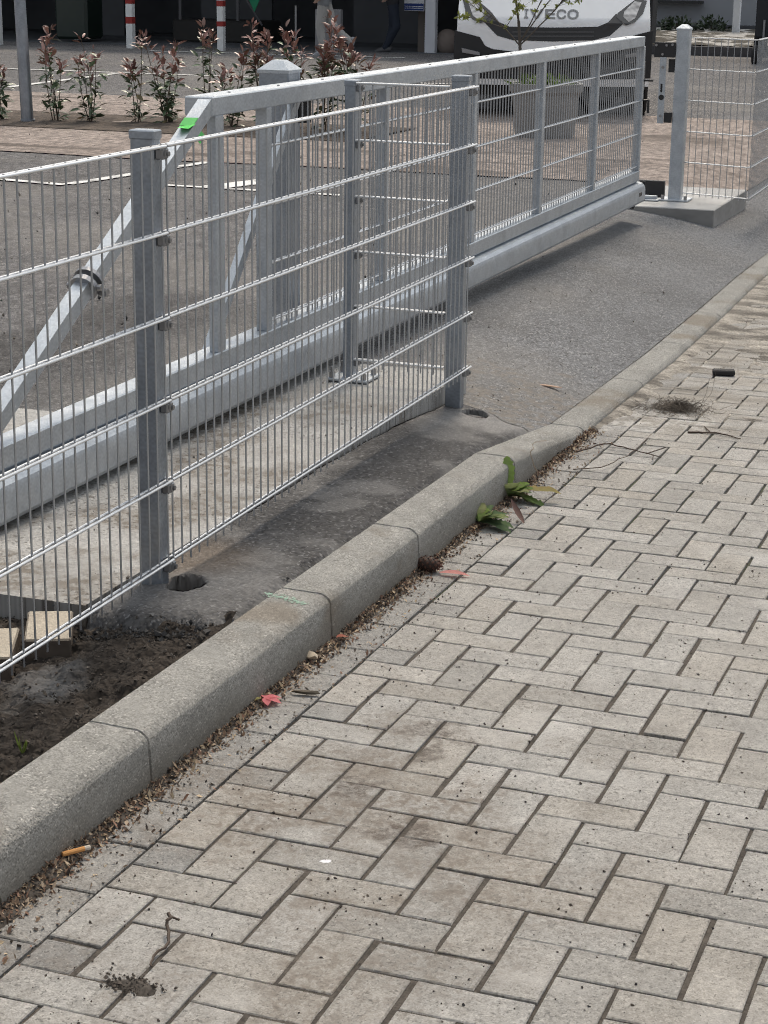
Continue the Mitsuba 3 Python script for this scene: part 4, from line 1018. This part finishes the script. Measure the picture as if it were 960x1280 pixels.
for ch, x0 in zip('IVECO', (654, 661, 680, 694.5, 708)):
    t = meshkit.text_mesh(ch, 0.088, 0.012, bold=True)
    t.vertices[:, 0] -= t.vertices[:, 0].min()
    w_ = t.vertices[:, 0].max()
    tx = {'I': 5, 'V': 17, 'E': 13, 'C': 12, 'O': 14}[ch] / VS
    lx = (x0 - 691) / VS + t.vertices[:, 0] * tx / w_
    lz = 1.21 - 0.008 * 23 - 0.0 * lx + t.vertices[:, 1]
    off = t.vertices[:, 2].copy()
    t.vertices = vpt(lx, lz, 0.0) - np.c_[0 * off, off, 0 * off]
    if t.volume < 0: t.invert()
    add(van + '__badge_letter', t, 'gloss', color=(0.16, 0.17, 0.18))
def wheel(key, c, r, w):
    k = num(key)
    add(k + '__tyre', trimesh.util.concatenate([tube([c + np.array([-w / 2, 0, 0]), c + np.array([-w / 2 + 0.03, 0, 0]), c + np.array([w / 2 - 0.03, 0, 0]), c + np.array([w / 2, 0, 0])], [r * 0.9, r, r, r * 0.9], 36)]), 'rubber', smooth=30)
    add(k + '__rim', cyl(c, r * 0.58, w + 0.012, 24, (1, 0, 0)), 'steel', smooth=30)
for s in (-1, 1):
    wheel(van + '__wheel', np.array([VX + s * 0.93, VY + 0.95, VZ + 0.345]), 0.345, 0.22)
    wheel(van + '__wheel', np.array([VX + s * 0.93, VY + 4.5, VZ + 0.345]), 0.345, 0.22)
    add(van + '__wheel_arch', cyl((VX + s * 1.012, VY + 0.95, VZ + 0.36), 0.42, 0.02, 30, (1, 0, 0)), 'black_plastic')
    add(van + '__mirror', box(VX + s * 1.25 - 0.12, VX + s * 1.25 + 0.12, VY + 1.25, VY + 1.4, 1.45, 1.85, 0.03), 'black_plastic')
add(van + '__underbody', box(VX - 0.9, VX + 0.9, VY + 0.3, VY + 5.3, 0.22, 0.40), 'rubber')

# planter with young tree
PXY = np.array([-3.265, 15.35]); gz = ground(PXY[:1], PXY[1:])[0]
pt = thing('planter', 'round concrete planter with green plants behind the gate mesh', 'planter')
lat = np.array([(0.0, 0), (0.27, 0), (0.285, 0.05), (0.315, 0.40), (0.345, 0.43), (0.345, 0.50), (0.31, 0.50), (0.30, 0.46), (0.0, 0.45)])
m = trimesh.creation.revolve(lat, sections=40); m.apply_translation((PXY[0], PXY[1], gz))
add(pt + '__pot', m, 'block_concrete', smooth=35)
gl, gc = [], []
r = np.random.default_rng(61)
for q in range(150):
    a, rad = r.uniform(0, 6.28), r.uniform(0, 0.28)
    p = np.array([PXY[0] + math.cos(a) * rad, PXY[1] + math.sin(a) * rad, gz + 0.45])
    m = leafmesh(p, (r.normal(0, .6), r.normal(0, .6), 1), (1, 0, 0.2), r.uniform(0.07, 0.17), 0.035, 0.2, 0.3, 3)
    gl.append(m); gc.append(np.tile(np.array([0.16, 0.25, 0.05]) * r.uniform(0.5, 1.3) if r.random() < .9 else np.array([.6, .6, .55]), (len(m.vertices), 1)))
tag(add(pt + '__plants', cat_(gl), 'leaf_thin', color=np.clip(np.vstack(gc), 0, 1)), kind='stuff')
yt = thing('young_tree', 'thin young tree with sparse yellow-green leaves in front of the van', 'tree')
b0 = np.array([-3.49, 15.30, gz + 0.44])
r = np.random.default_rng(67)
br, lv, lc = [], [], []
def branch(p, d, L, rad, depth):
    n = 6
    P = [p]
    for i in range(n):
        d = d + r.normal(0, 0.09, 3); d /= np.linalg.norm(d)
        P.append(P[-1] + d * L / n)
    br.append(tube(P, np.linspace(rad, rad * 0.55, n + 1), 6))
    if depth < 3:
        for q in range(3 if depth else 6):
            i = r.integers(2 if depth else 1, n + 1)
            dd = d + np.array([r.normal(0, .75), r.normal(0, .6), r.uniform(-0.1, 0.5)])
            branch(P[i], dd / np.linalg.norm(dd), L * r.uniform(0.45, 0.7), rad * 0.5, depth + 1)
    if depth >= 1:
        for q in range(5 if depth > 1 else 3):
            p_ = P[r.integers(2, n + 1)]
            for w_ in range(5):
                dd = r.normal(0, 1, 3) + [0, 0, .5]; dd /= np.linalg.norm(dd)
                m = leafmesh(p_, dd, r.normal(0, 1, 3), r.uniform(0.025, 0.055), 0.018, 0.2, 0.2, 2)
                lv.append(m); lc.append(np.tile(np.array([0.24, 0.27, 0.085]) * r.uniform(0.6, 1.25), (len(m.vertices), 1)))
br.append(tube([b0 - [0, 0, 0.1], b0 + [-0.02, 0, 0.3], b0 + [-0.05, 0, 0.62]], [0.018, 0.016, 0.014], 7))
branch(b0 + [-0.05, 0, 0.62], np.array([-0.12, 0, 1.0]), 1.1, 0.011, 0)
for dx, L in ((0.45, 0.75), (0.75, 0.7), (-0.55, 0.6), (0.30, 0.9)):
    branch(b0 + [-0.02 - 0.02 * (dx < 0.5), 0, 0.34 + 0.10 * r.random()], np.array([dx, r.normal(0, .2), 0.75]) / np.linalg.norm([dx, 0, .75]), L, 0.007, 1)
add(yt + '__trunk', cat_(br), 'matt', smooth=True, color=(0.085, 0.075, 0.065))
tag(add(yt + '__crown', cat_(lv), 'leaf_thin', color=np.clip(np.vstack(lc), 0, 1)), 'sparse pale green leaves', kind='stuff')

# dark open-fronted building behind the road
GZ = -0.03
cb = thing('dark_building', 'dark open-fronted building across the back of the yard', 'building')
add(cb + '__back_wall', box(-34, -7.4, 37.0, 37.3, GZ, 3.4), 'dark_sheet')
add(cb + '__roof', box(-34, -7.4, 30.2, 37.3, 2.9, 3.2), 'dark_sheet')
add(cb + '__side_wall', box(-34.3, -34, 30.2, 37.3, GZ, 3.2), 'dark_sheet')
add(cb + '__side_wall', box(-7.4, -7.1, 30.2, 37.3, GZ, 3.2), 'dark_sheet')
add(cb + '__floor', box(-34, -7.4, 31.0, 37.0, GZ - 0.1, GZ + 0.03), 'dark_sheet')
for x in np.arange(-33, -9, 3.4): add(cb + '__wall_panel', box(x, x + 1.6, 34.9, 34.98, GZ + 0.03, 2.9), 'dark_sheet')
RED, WH = (0.30, 0.035, 0.03), (0.72, 0.74, 0.74)
def striped(x, y, w, bands, label, base=GZ, top=2.9):
    k = thing('striped_post', label, 'striped post', 'red and white striped posts')
    edges = [base] + bands + [top]
    for i, (a, b) in enumerate(zip(edges[:-1], edges[1:])):
        add(k + ('__white_band' if i % 2 == 0 else '__red_band'), box(x - w / 2 - (0.003 if i % 2 else 0), x + w / 2 + (0.003 if i % 2 else 0), y - w / 2 - (0.003 if i % 2 else 0), y + w / 2 + (0.003 if i % 2 else 0), a, b), 'matt', color=RED if i % 2 else WH)
RW = []
striped(-15.03, 29.8, 0.125, [0.43, 0.55, 0.78, 0.90, 1.2, 1.32], 'red and white striped post, larger one left of the gate end')
striped(-13.24, 29.86, 0.115, [0.42, 0.51, 0.77, 0.87, 1.15, 1.25], 'red and white striped post above the gate end, right of its twin')
striped(-17.6, 32.5, 0.11, [0.10, 0.55, 0.75, 1.0, 1.2, 1.5], 'shaded red and white post further back behind the hedge plants')
k = thing('white_post', 'white post at the very left edge of the yard', 'post')
add(k + '__shaft', box(-17.72, -17.60, 29.5, 29.62, GZ, 2.9), 'matt', color=WH)
k = thing('waste_bin', 'dark green waste bin in the shade behind the hedge plants', 'waste bin')
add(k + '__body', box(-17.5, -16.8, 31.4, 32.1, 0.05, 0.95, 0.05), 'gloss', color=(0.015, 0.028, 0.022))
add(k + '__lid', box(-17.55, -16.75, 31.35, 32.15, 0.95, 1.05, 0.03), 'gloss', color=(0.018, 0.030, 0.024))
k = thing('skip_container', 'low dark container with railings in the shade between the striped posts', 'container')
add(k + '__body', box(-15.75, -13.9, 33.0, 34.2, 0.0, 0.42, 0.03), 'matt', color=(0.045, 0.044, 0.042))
for x in (-15.6, -14.35): add(k + '__rail', box(x, x + 0.05, 33.0, 33.05, 0.42, 1.3), 'matt', color=(0.16, 0.16, 0.17))
add(k + '__strut', rod((-14.25, 33.0, 1.0), (-13.75, 32.9, 0.35), 0.02, 6), 'matt', color=(0.14, 0.14, 0.15))
k = thing('triangle_sign', 'green downward-pointing triangle sign hanging on the dark building', 'sign')
m = trimesh.creation.extrude_polygon(Polygon([(-0.22, 0.45), (0.22, 0.45), (0.0, 0.0)]), 0.02, engine='earcut')
v = m.vertices.copy(); m.vertices = np.c_[-13.09 + v[:, 0], 31.02 - v[:, 2], 0.655 + v[:, 1]]
if m.volume < 0: m.invert()
add(k + '__board', m, 'matt', color=(0.02, 0.22, 0.11))
add(k + '__hanger', rod((-13.09, 31.03, 1.1), (-13.09, 31.03, 2.92), 0.012, 6), 'matt', color=(0.1, 0.1, 0.1))
k = thing('marker_stake', 'thin pale marker stake in front of the dark building', 'stake')
add(k + '__shaft', box(-12.36, -12.33, 31.2, 31.23, GZ, 0.78), 'matt', color=(0.35, 0.35, 0.35))
k = thing('white_post', 'white post standing half hidden behind the striding person', 'post')
add(k + '__shaft', box(-11.72, -11.22, 30.6, 30.72, GZ, 0.74, 0.01), 'matt', color=(0.24, 0.24, 0.25))
sp = thing('notice_sign', 'blue and white notice board on the white post left of the van', 'sign')
add(sp + '__white_post', box(-9.86, -9.66, 31.3, 31.45, GZ, 2.6, 0.01), 'matt', color=(0.66, 0.68, 0.72))
add(sp + '__wooden_post', box(-10.06, -9.92, 31.5, 31.6, GZ, 1.4, 0.01), 'matt', color=(0.16, 0.14, 0.125))
bd2 = add(sp + '__board', box(-10.25, -9.87, 31.27, 31.29, 0.73, 1.35), 'matt', color=(0.55, 0.57, 0.60))
add(bd2 + '__blue_panel', box(-10.245, -9.875, 31.262, 31.268, 0.74, 0.86), 'matt', color=(0.02, 0.04, 0.16))
for z, L in ((0.80, 0.30), (0.77, 0.33)): add(bd2 + '__lettering', cat_([box(-10.22 + q, -10.22 + q + 0.018 + 0.01 * ((int(q * 100) * 7) % 3), 31.258, 31.2615, z, z + 0.016) for q in np.arange(0, L, 0.033)]), 'matt', color=(0.45, 0.48, 0.55))
m = trimesh.creation.icosphere(3, 1.0); m.apply_scale((0.22, 0.2, 0.24)); m.vertices += 0.02 * (meshkit.fbm(m.vertices * 8, 3, 3)[:, None] - 0.5); m.apply_translation((-9.52, 31.6, 0.18))
tag(add('boulder', m, 'matt', smooth=True, color=(0.20, 0.165, 0.145)), 'rounded beige boulder between the white sign post and the van', 'boulder')
k = thing('raised_planting_border', 'low kerbed border with gravel in front of the grey wall', 'planting border')
add(k + '__kerb_face', box(-9.5, -1.0, 33.4, 33.6, GZ - 0.1, 0.16), 'matt', color=(0.10, 0.10, 0.105))
m = grid(np.arange(-9.5, -1, 0.12), np.arange(33.6, 41.0, 0.12), lambda X, Y: 0.13 + 0.10 * nz(X, Y, 2.2, 88, 4) + 0.012 * (Y - 33.6))
add(k + '__gravel_bed', m, 'bed_gravel', smooth=True)
scene['bed_gravel'] = pr(proc(lambda p, n, uv: mix(C3(0.06, 0.055, 0.045), C3(0.34, 0.33, 0.31), smoothstep(0.45, 0.62, fbm(p.x * 5, p.y * 3, 0, 3)))), 0.95)
gw = thing('grey_house', 'pale grey rendered house wall with dark plinth at the top right', 'house')
add(gw + '__wall', box(-9.4, 1.5, 41.3, 41.6, 0.33, 3.5), 'wall_render')
add(gw + '__plinth', box(-9.45, 1.55, 41.25, 41.65, -0.1, 0.33), 'matt', color=(0.085, 0.09, 0.10))
add(gw + '__window_sill', box(-7.9, -6.68, 41.1, 41.3, 0.78, 0.84), 'matt', color=(0.04, 0.042, 0.045))
for n_, (x, y, s_, lab) in enumerate([(-6.9, 39.5, 0.42, 'low dark shrub left before the grey house plinth'), (-6.2, 39.8, 0.38, 'low dark shrub right before the grey house plinth')]):
    r = np.random.default_rng(500 + n_)
    lv, lc = [], []
    for q in range(260):
        d = r.normal(0, 1, 3); d /= np.linalg.norm(d); d[2] = abs(d[2])
        p = np.array([x, y, 0.22]) + d * np.array([s_, 0.3, 0.32]) * r.uniform(0.4, 1)
        m = leafmesh(p, d + r.normal(0, .5, 3), r.normal(0, 1, 3), 0.09, 0.05, 0.2, 0.2, 2)
        lv.append(m); lc.append(np.tile(np.array([0.035, 0.055, 0.03]) * r.uniform(0.5, 1.5), (len(m.vertices), 1)))
    k = thing('shrub', lab, 'shrub')
    add(k + '__stems', rod((x, y, 0.1), (x, y, 0.4), 0.02, 5), 'matt', color=(0.05, 0.04, 0.03))
    tag(add(k + '__foliage', cat_(lv), 'leaf', color=np.vstack(lc)), kind='stuff')
k = thing('white_post', 'white wooden post before the pale grey house wall', 'post')
add(k + '__shaft', box(-5.62, -5.47, 39.0, 39.12, 0.1, 2.2, 0.01), 'matt', color=(0.66, 0.69, 0.73))
k = thing('dark_gate_pillar', 'dark pillar between the van and the grey house wall', 'pillar')
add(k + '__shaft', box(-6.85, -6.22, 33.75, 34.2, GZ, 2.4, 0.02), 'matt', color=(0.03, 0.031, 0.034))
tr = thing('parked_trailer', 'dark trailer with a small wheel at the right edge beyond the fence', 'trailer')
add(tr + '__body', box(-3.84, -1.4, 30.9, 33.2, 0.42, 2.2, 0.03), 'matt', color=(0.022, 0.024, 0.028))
add(tr + '__leg', box(-3.86, -3.66, 31.0, 31.15, 0.10, 0.45), 'matt', color=(0.022, 0.024, 0.028))
add(tr + '__rail', box(-3.70, -3.67, 30.86, 30.89, 0.25, 0.72), 'matt', color=(0.25, 0.25, 0.26))
wheel(tr + '__wheel', np.array([-3.78, 30.9, 0.14]), 0.17, 0.14)

# people (only the legs are inside the frame)
def body(bones, joints, refine=0.022, it=14):
    M = None
    for a, b in bones:
        (pa, ra), (pb, rb) = joints[a], joints[b]
        A = m3.Manifold.sphere(ra, 20).translate(tuple(pa)); B_ = m3.Manifold.sphere(rb, 20).translate(tuple(pb))
        h_ = m3.Manifold.batch_hull([A, B_])
        M = h_ if M is None else M + h_
    M = M.refine_to_length(refine)
    me = M.to_mesh()
    t = trimesh.Trimesh(me.vert_properties[:, :3], me.tri_verts, process=True)
    trimesh.smoothing.filter_taubin(t, iterations=it)
    return t
def person(label, o, rot, pose, trouser, top, hair, shoe):
    k = thing('person', label, 'person', 'people in the yard')
    R_ = np.array([[math.cos(rot), -math.sin(rot), 0], [math.sin(rot), math.cos(rot), 0], [0, 0, 1]])
    o = np.asarray(o, float)
    J = {n_: (R_ @ np.asarray(p, float) + o, r_) for n_, (p, r_) in pose.items()}
    legs = [('hipL', 'kneeL'), ('kneeL', 'ankL'), ('hipR', 'kneeR'), ('kneeR', 'ankR'), ('hipL', 'hipR'), ('hipL', 'waist'), ('hipR', 'waist')]
    core = [('waist', 'chest'), ('chest', 'shL'), ('chest', 'shR'), ('chest', 'neck'), ('neck', 'head'), ('shL', 'elL'), ('elL', 'wrL'), ('shR', 'elR'), ('elR', 'wrR')]
    for s in 'LR':
        w = np.asarray(pose['wr' + s][0]); e = np.asarray(pose['el' + s][0])
        d = (w - e) / np.linalg.norm(w - e)
        J['pal' + s] = (R_ @ (w + d * 0.07) + o, 0.026)
        core.append(('wr' + s, 'pal' + s))
        for f_ in range(5):
            off = np.array([0.0, 0, 0]) + np.array([0.022 * (f_ - 1.5), 0, 0.0]) if f_ < 4 else np.array([0.05, 0, 0])
            base = w + d * (0.075 if f_ < 4 else 0.04) + off * 0.8
            tip = base + d * (0.07 - 0.006 * abs(f_ - 1)) + np.array([0, 0.015, 0])
            J['f%s%d' % (s, f_)] = (R_ @ base + o, 0.009); J['t%s%d' % (s, f_)] = (R_ @ tip + o, 0.008)
            core.append(('f%s%d' % (s, f_), 't%s%d' % (s, f_))); core.append(('pal' + s, 'f%s%d' % (s, f_)))
    add(k + '__body', body(legs + core, J, 0.03, 8), 'matt', smooth=True, color=(0.45, 0.30, 0.23))
    JT = {n_: (p, r_ + 0.012) for n_, (p, r_) in J.items()}
    m = body(legs, JT, 0.025, 10)
    m.vertices += m.vertex_normals * (0.016 * (meshkit.fbm(m.vertices * np.array([22, 22, 14]), 3, 4) - 0.5))[:, None]
    add(k + '__trousers', m, 'matt', smooth=True, color=trouser)
    JJ = {n_: (p, r_ + 0.016) for n_, (p, r_) in J.items()}
    m = body([('waist', 'chest'), ('chest', 'shL'), ('chest', 'shR'), ('shL', 'elL'), ('elL', 'wrL'), ('shR', 'elR'), ('elR', 'wrR'), ('hipL', 'waist'), ('hipR', 'waist')], JJ, 0.03, 10)
    add(k + '__jacket', m, 'matt', smooth=True, color=top)
    hd = trimesh.creation.icosphere(3, 1.0); hd.apply_scale((0.083, 0.098, 0.10)); hd.apply_translation(J['head'][0] + np.array([0, 0.012, 0.035]))
    add(k + '__hair', hd, 'matt', smooth=True, color=hair)
    for s in 'LR':
        a, t_ = J['ank' + s][0], J['toe' + s][0]
        d = t_ - a; d /= np.linalg.norm(d)
        up = np.array([0, 0, 1.0]) - d * d[2]
        S = [(a - d * 0.055 - up * 0.045, 0.045), (a - up * 0.03, 0.052), (t_ - d * 0.03, 0.042), (t_ + d * 0.03, 0.030)]
        M = m3.Manifold.batch_hull([m3.Manifold.sphere(r_, 20).translate(tuple(p)) for p, r_ in S])
        me = M.to_mesh()
        sh = trimesh.Trimesh(me.vert_properties[:, :3], me.tri_verts)
        kk = add(k + '__shoe', sh, 'matt', smooth=40, color=shoe)
# local frame: walking towards -x
P1 = {'hipL': ((0.0, -0.09, 0.90), 0.088), 'hipR': ((0.0, 0.09, 0.90), 0.088), 'kneeL': ((-0.06, -0.09, 0.50), 0.066), 'ankL': ((0.0, -0.09, 0.11), 0.045), 'toeL': ((-0.13, -0.09, 0.045), 0.03),
      'kneeR': ((0.14, 0.09, 0.50), 0.066), 'ankR': ((0.46, 0.09, 0.255), 0.045), 'toeR': ((0.42, 0.09, 0.10), 0.03),
      'waist': ((-0.02, 0, 1.05), 0.12), 'chest': ((-0.06, 0, 1.33), 0.13), 'shL': ((-0.06, -0.19, 1.42), 0.06), 'shR': ((-0.06, 0.19, 1.42), 0.06), 'neck': ((-0.07, 0, 1.50), 0.055), 'head': ((-0.10, 0, 1.64), 0.095),
      'elL': ((0.14, -0.24, 1.20), 0.045), 'wrL': ((-0.02, -0.24, 1.02), 0.033), 'elR': ((-0.22, 0.24, 1.20), 0.045), 'wrR': ((-0.36, 0.22, 1.38), 0.033)}
person('person in light grey trousers striding left before the dark building', (-10.98, 29.2, GZ), 0.15, P1, (0.36, 0.355, 0.34), (0.20, 0.21, 0.22), (0.06, 0.04, 0.03), (0.30, 0.31, 0.33))
P2 = {**P1, 'hipL': ((0.02, -0.09, 0.90), 0.088), 'kneeL': ((0.10, -0.09, 0.48), 0.068), 'ankL': ((-0.10, -0.09, 0.10), 0.046), 'toeL': ((-0.24, -0.09, 0.045), 0.03),
      'kneeR': ((0.0, 0.09, 0.48), 0.066), 'ankR': ((-0.12, 0.09, 0.11), 0.045), 'toeR': ((-0.26, 0.09, 0.045), 0.03)}
person('person in dark blue jeans standing in the shade left of the notice sign', (-10.45, 31.2, GZ), 0.1, P2, (0.018, 0.025, 0.042), (0.03, 0.03, 0.035), (0.04, 0.03, 0.025), (0.10, 0.10, 0.105))
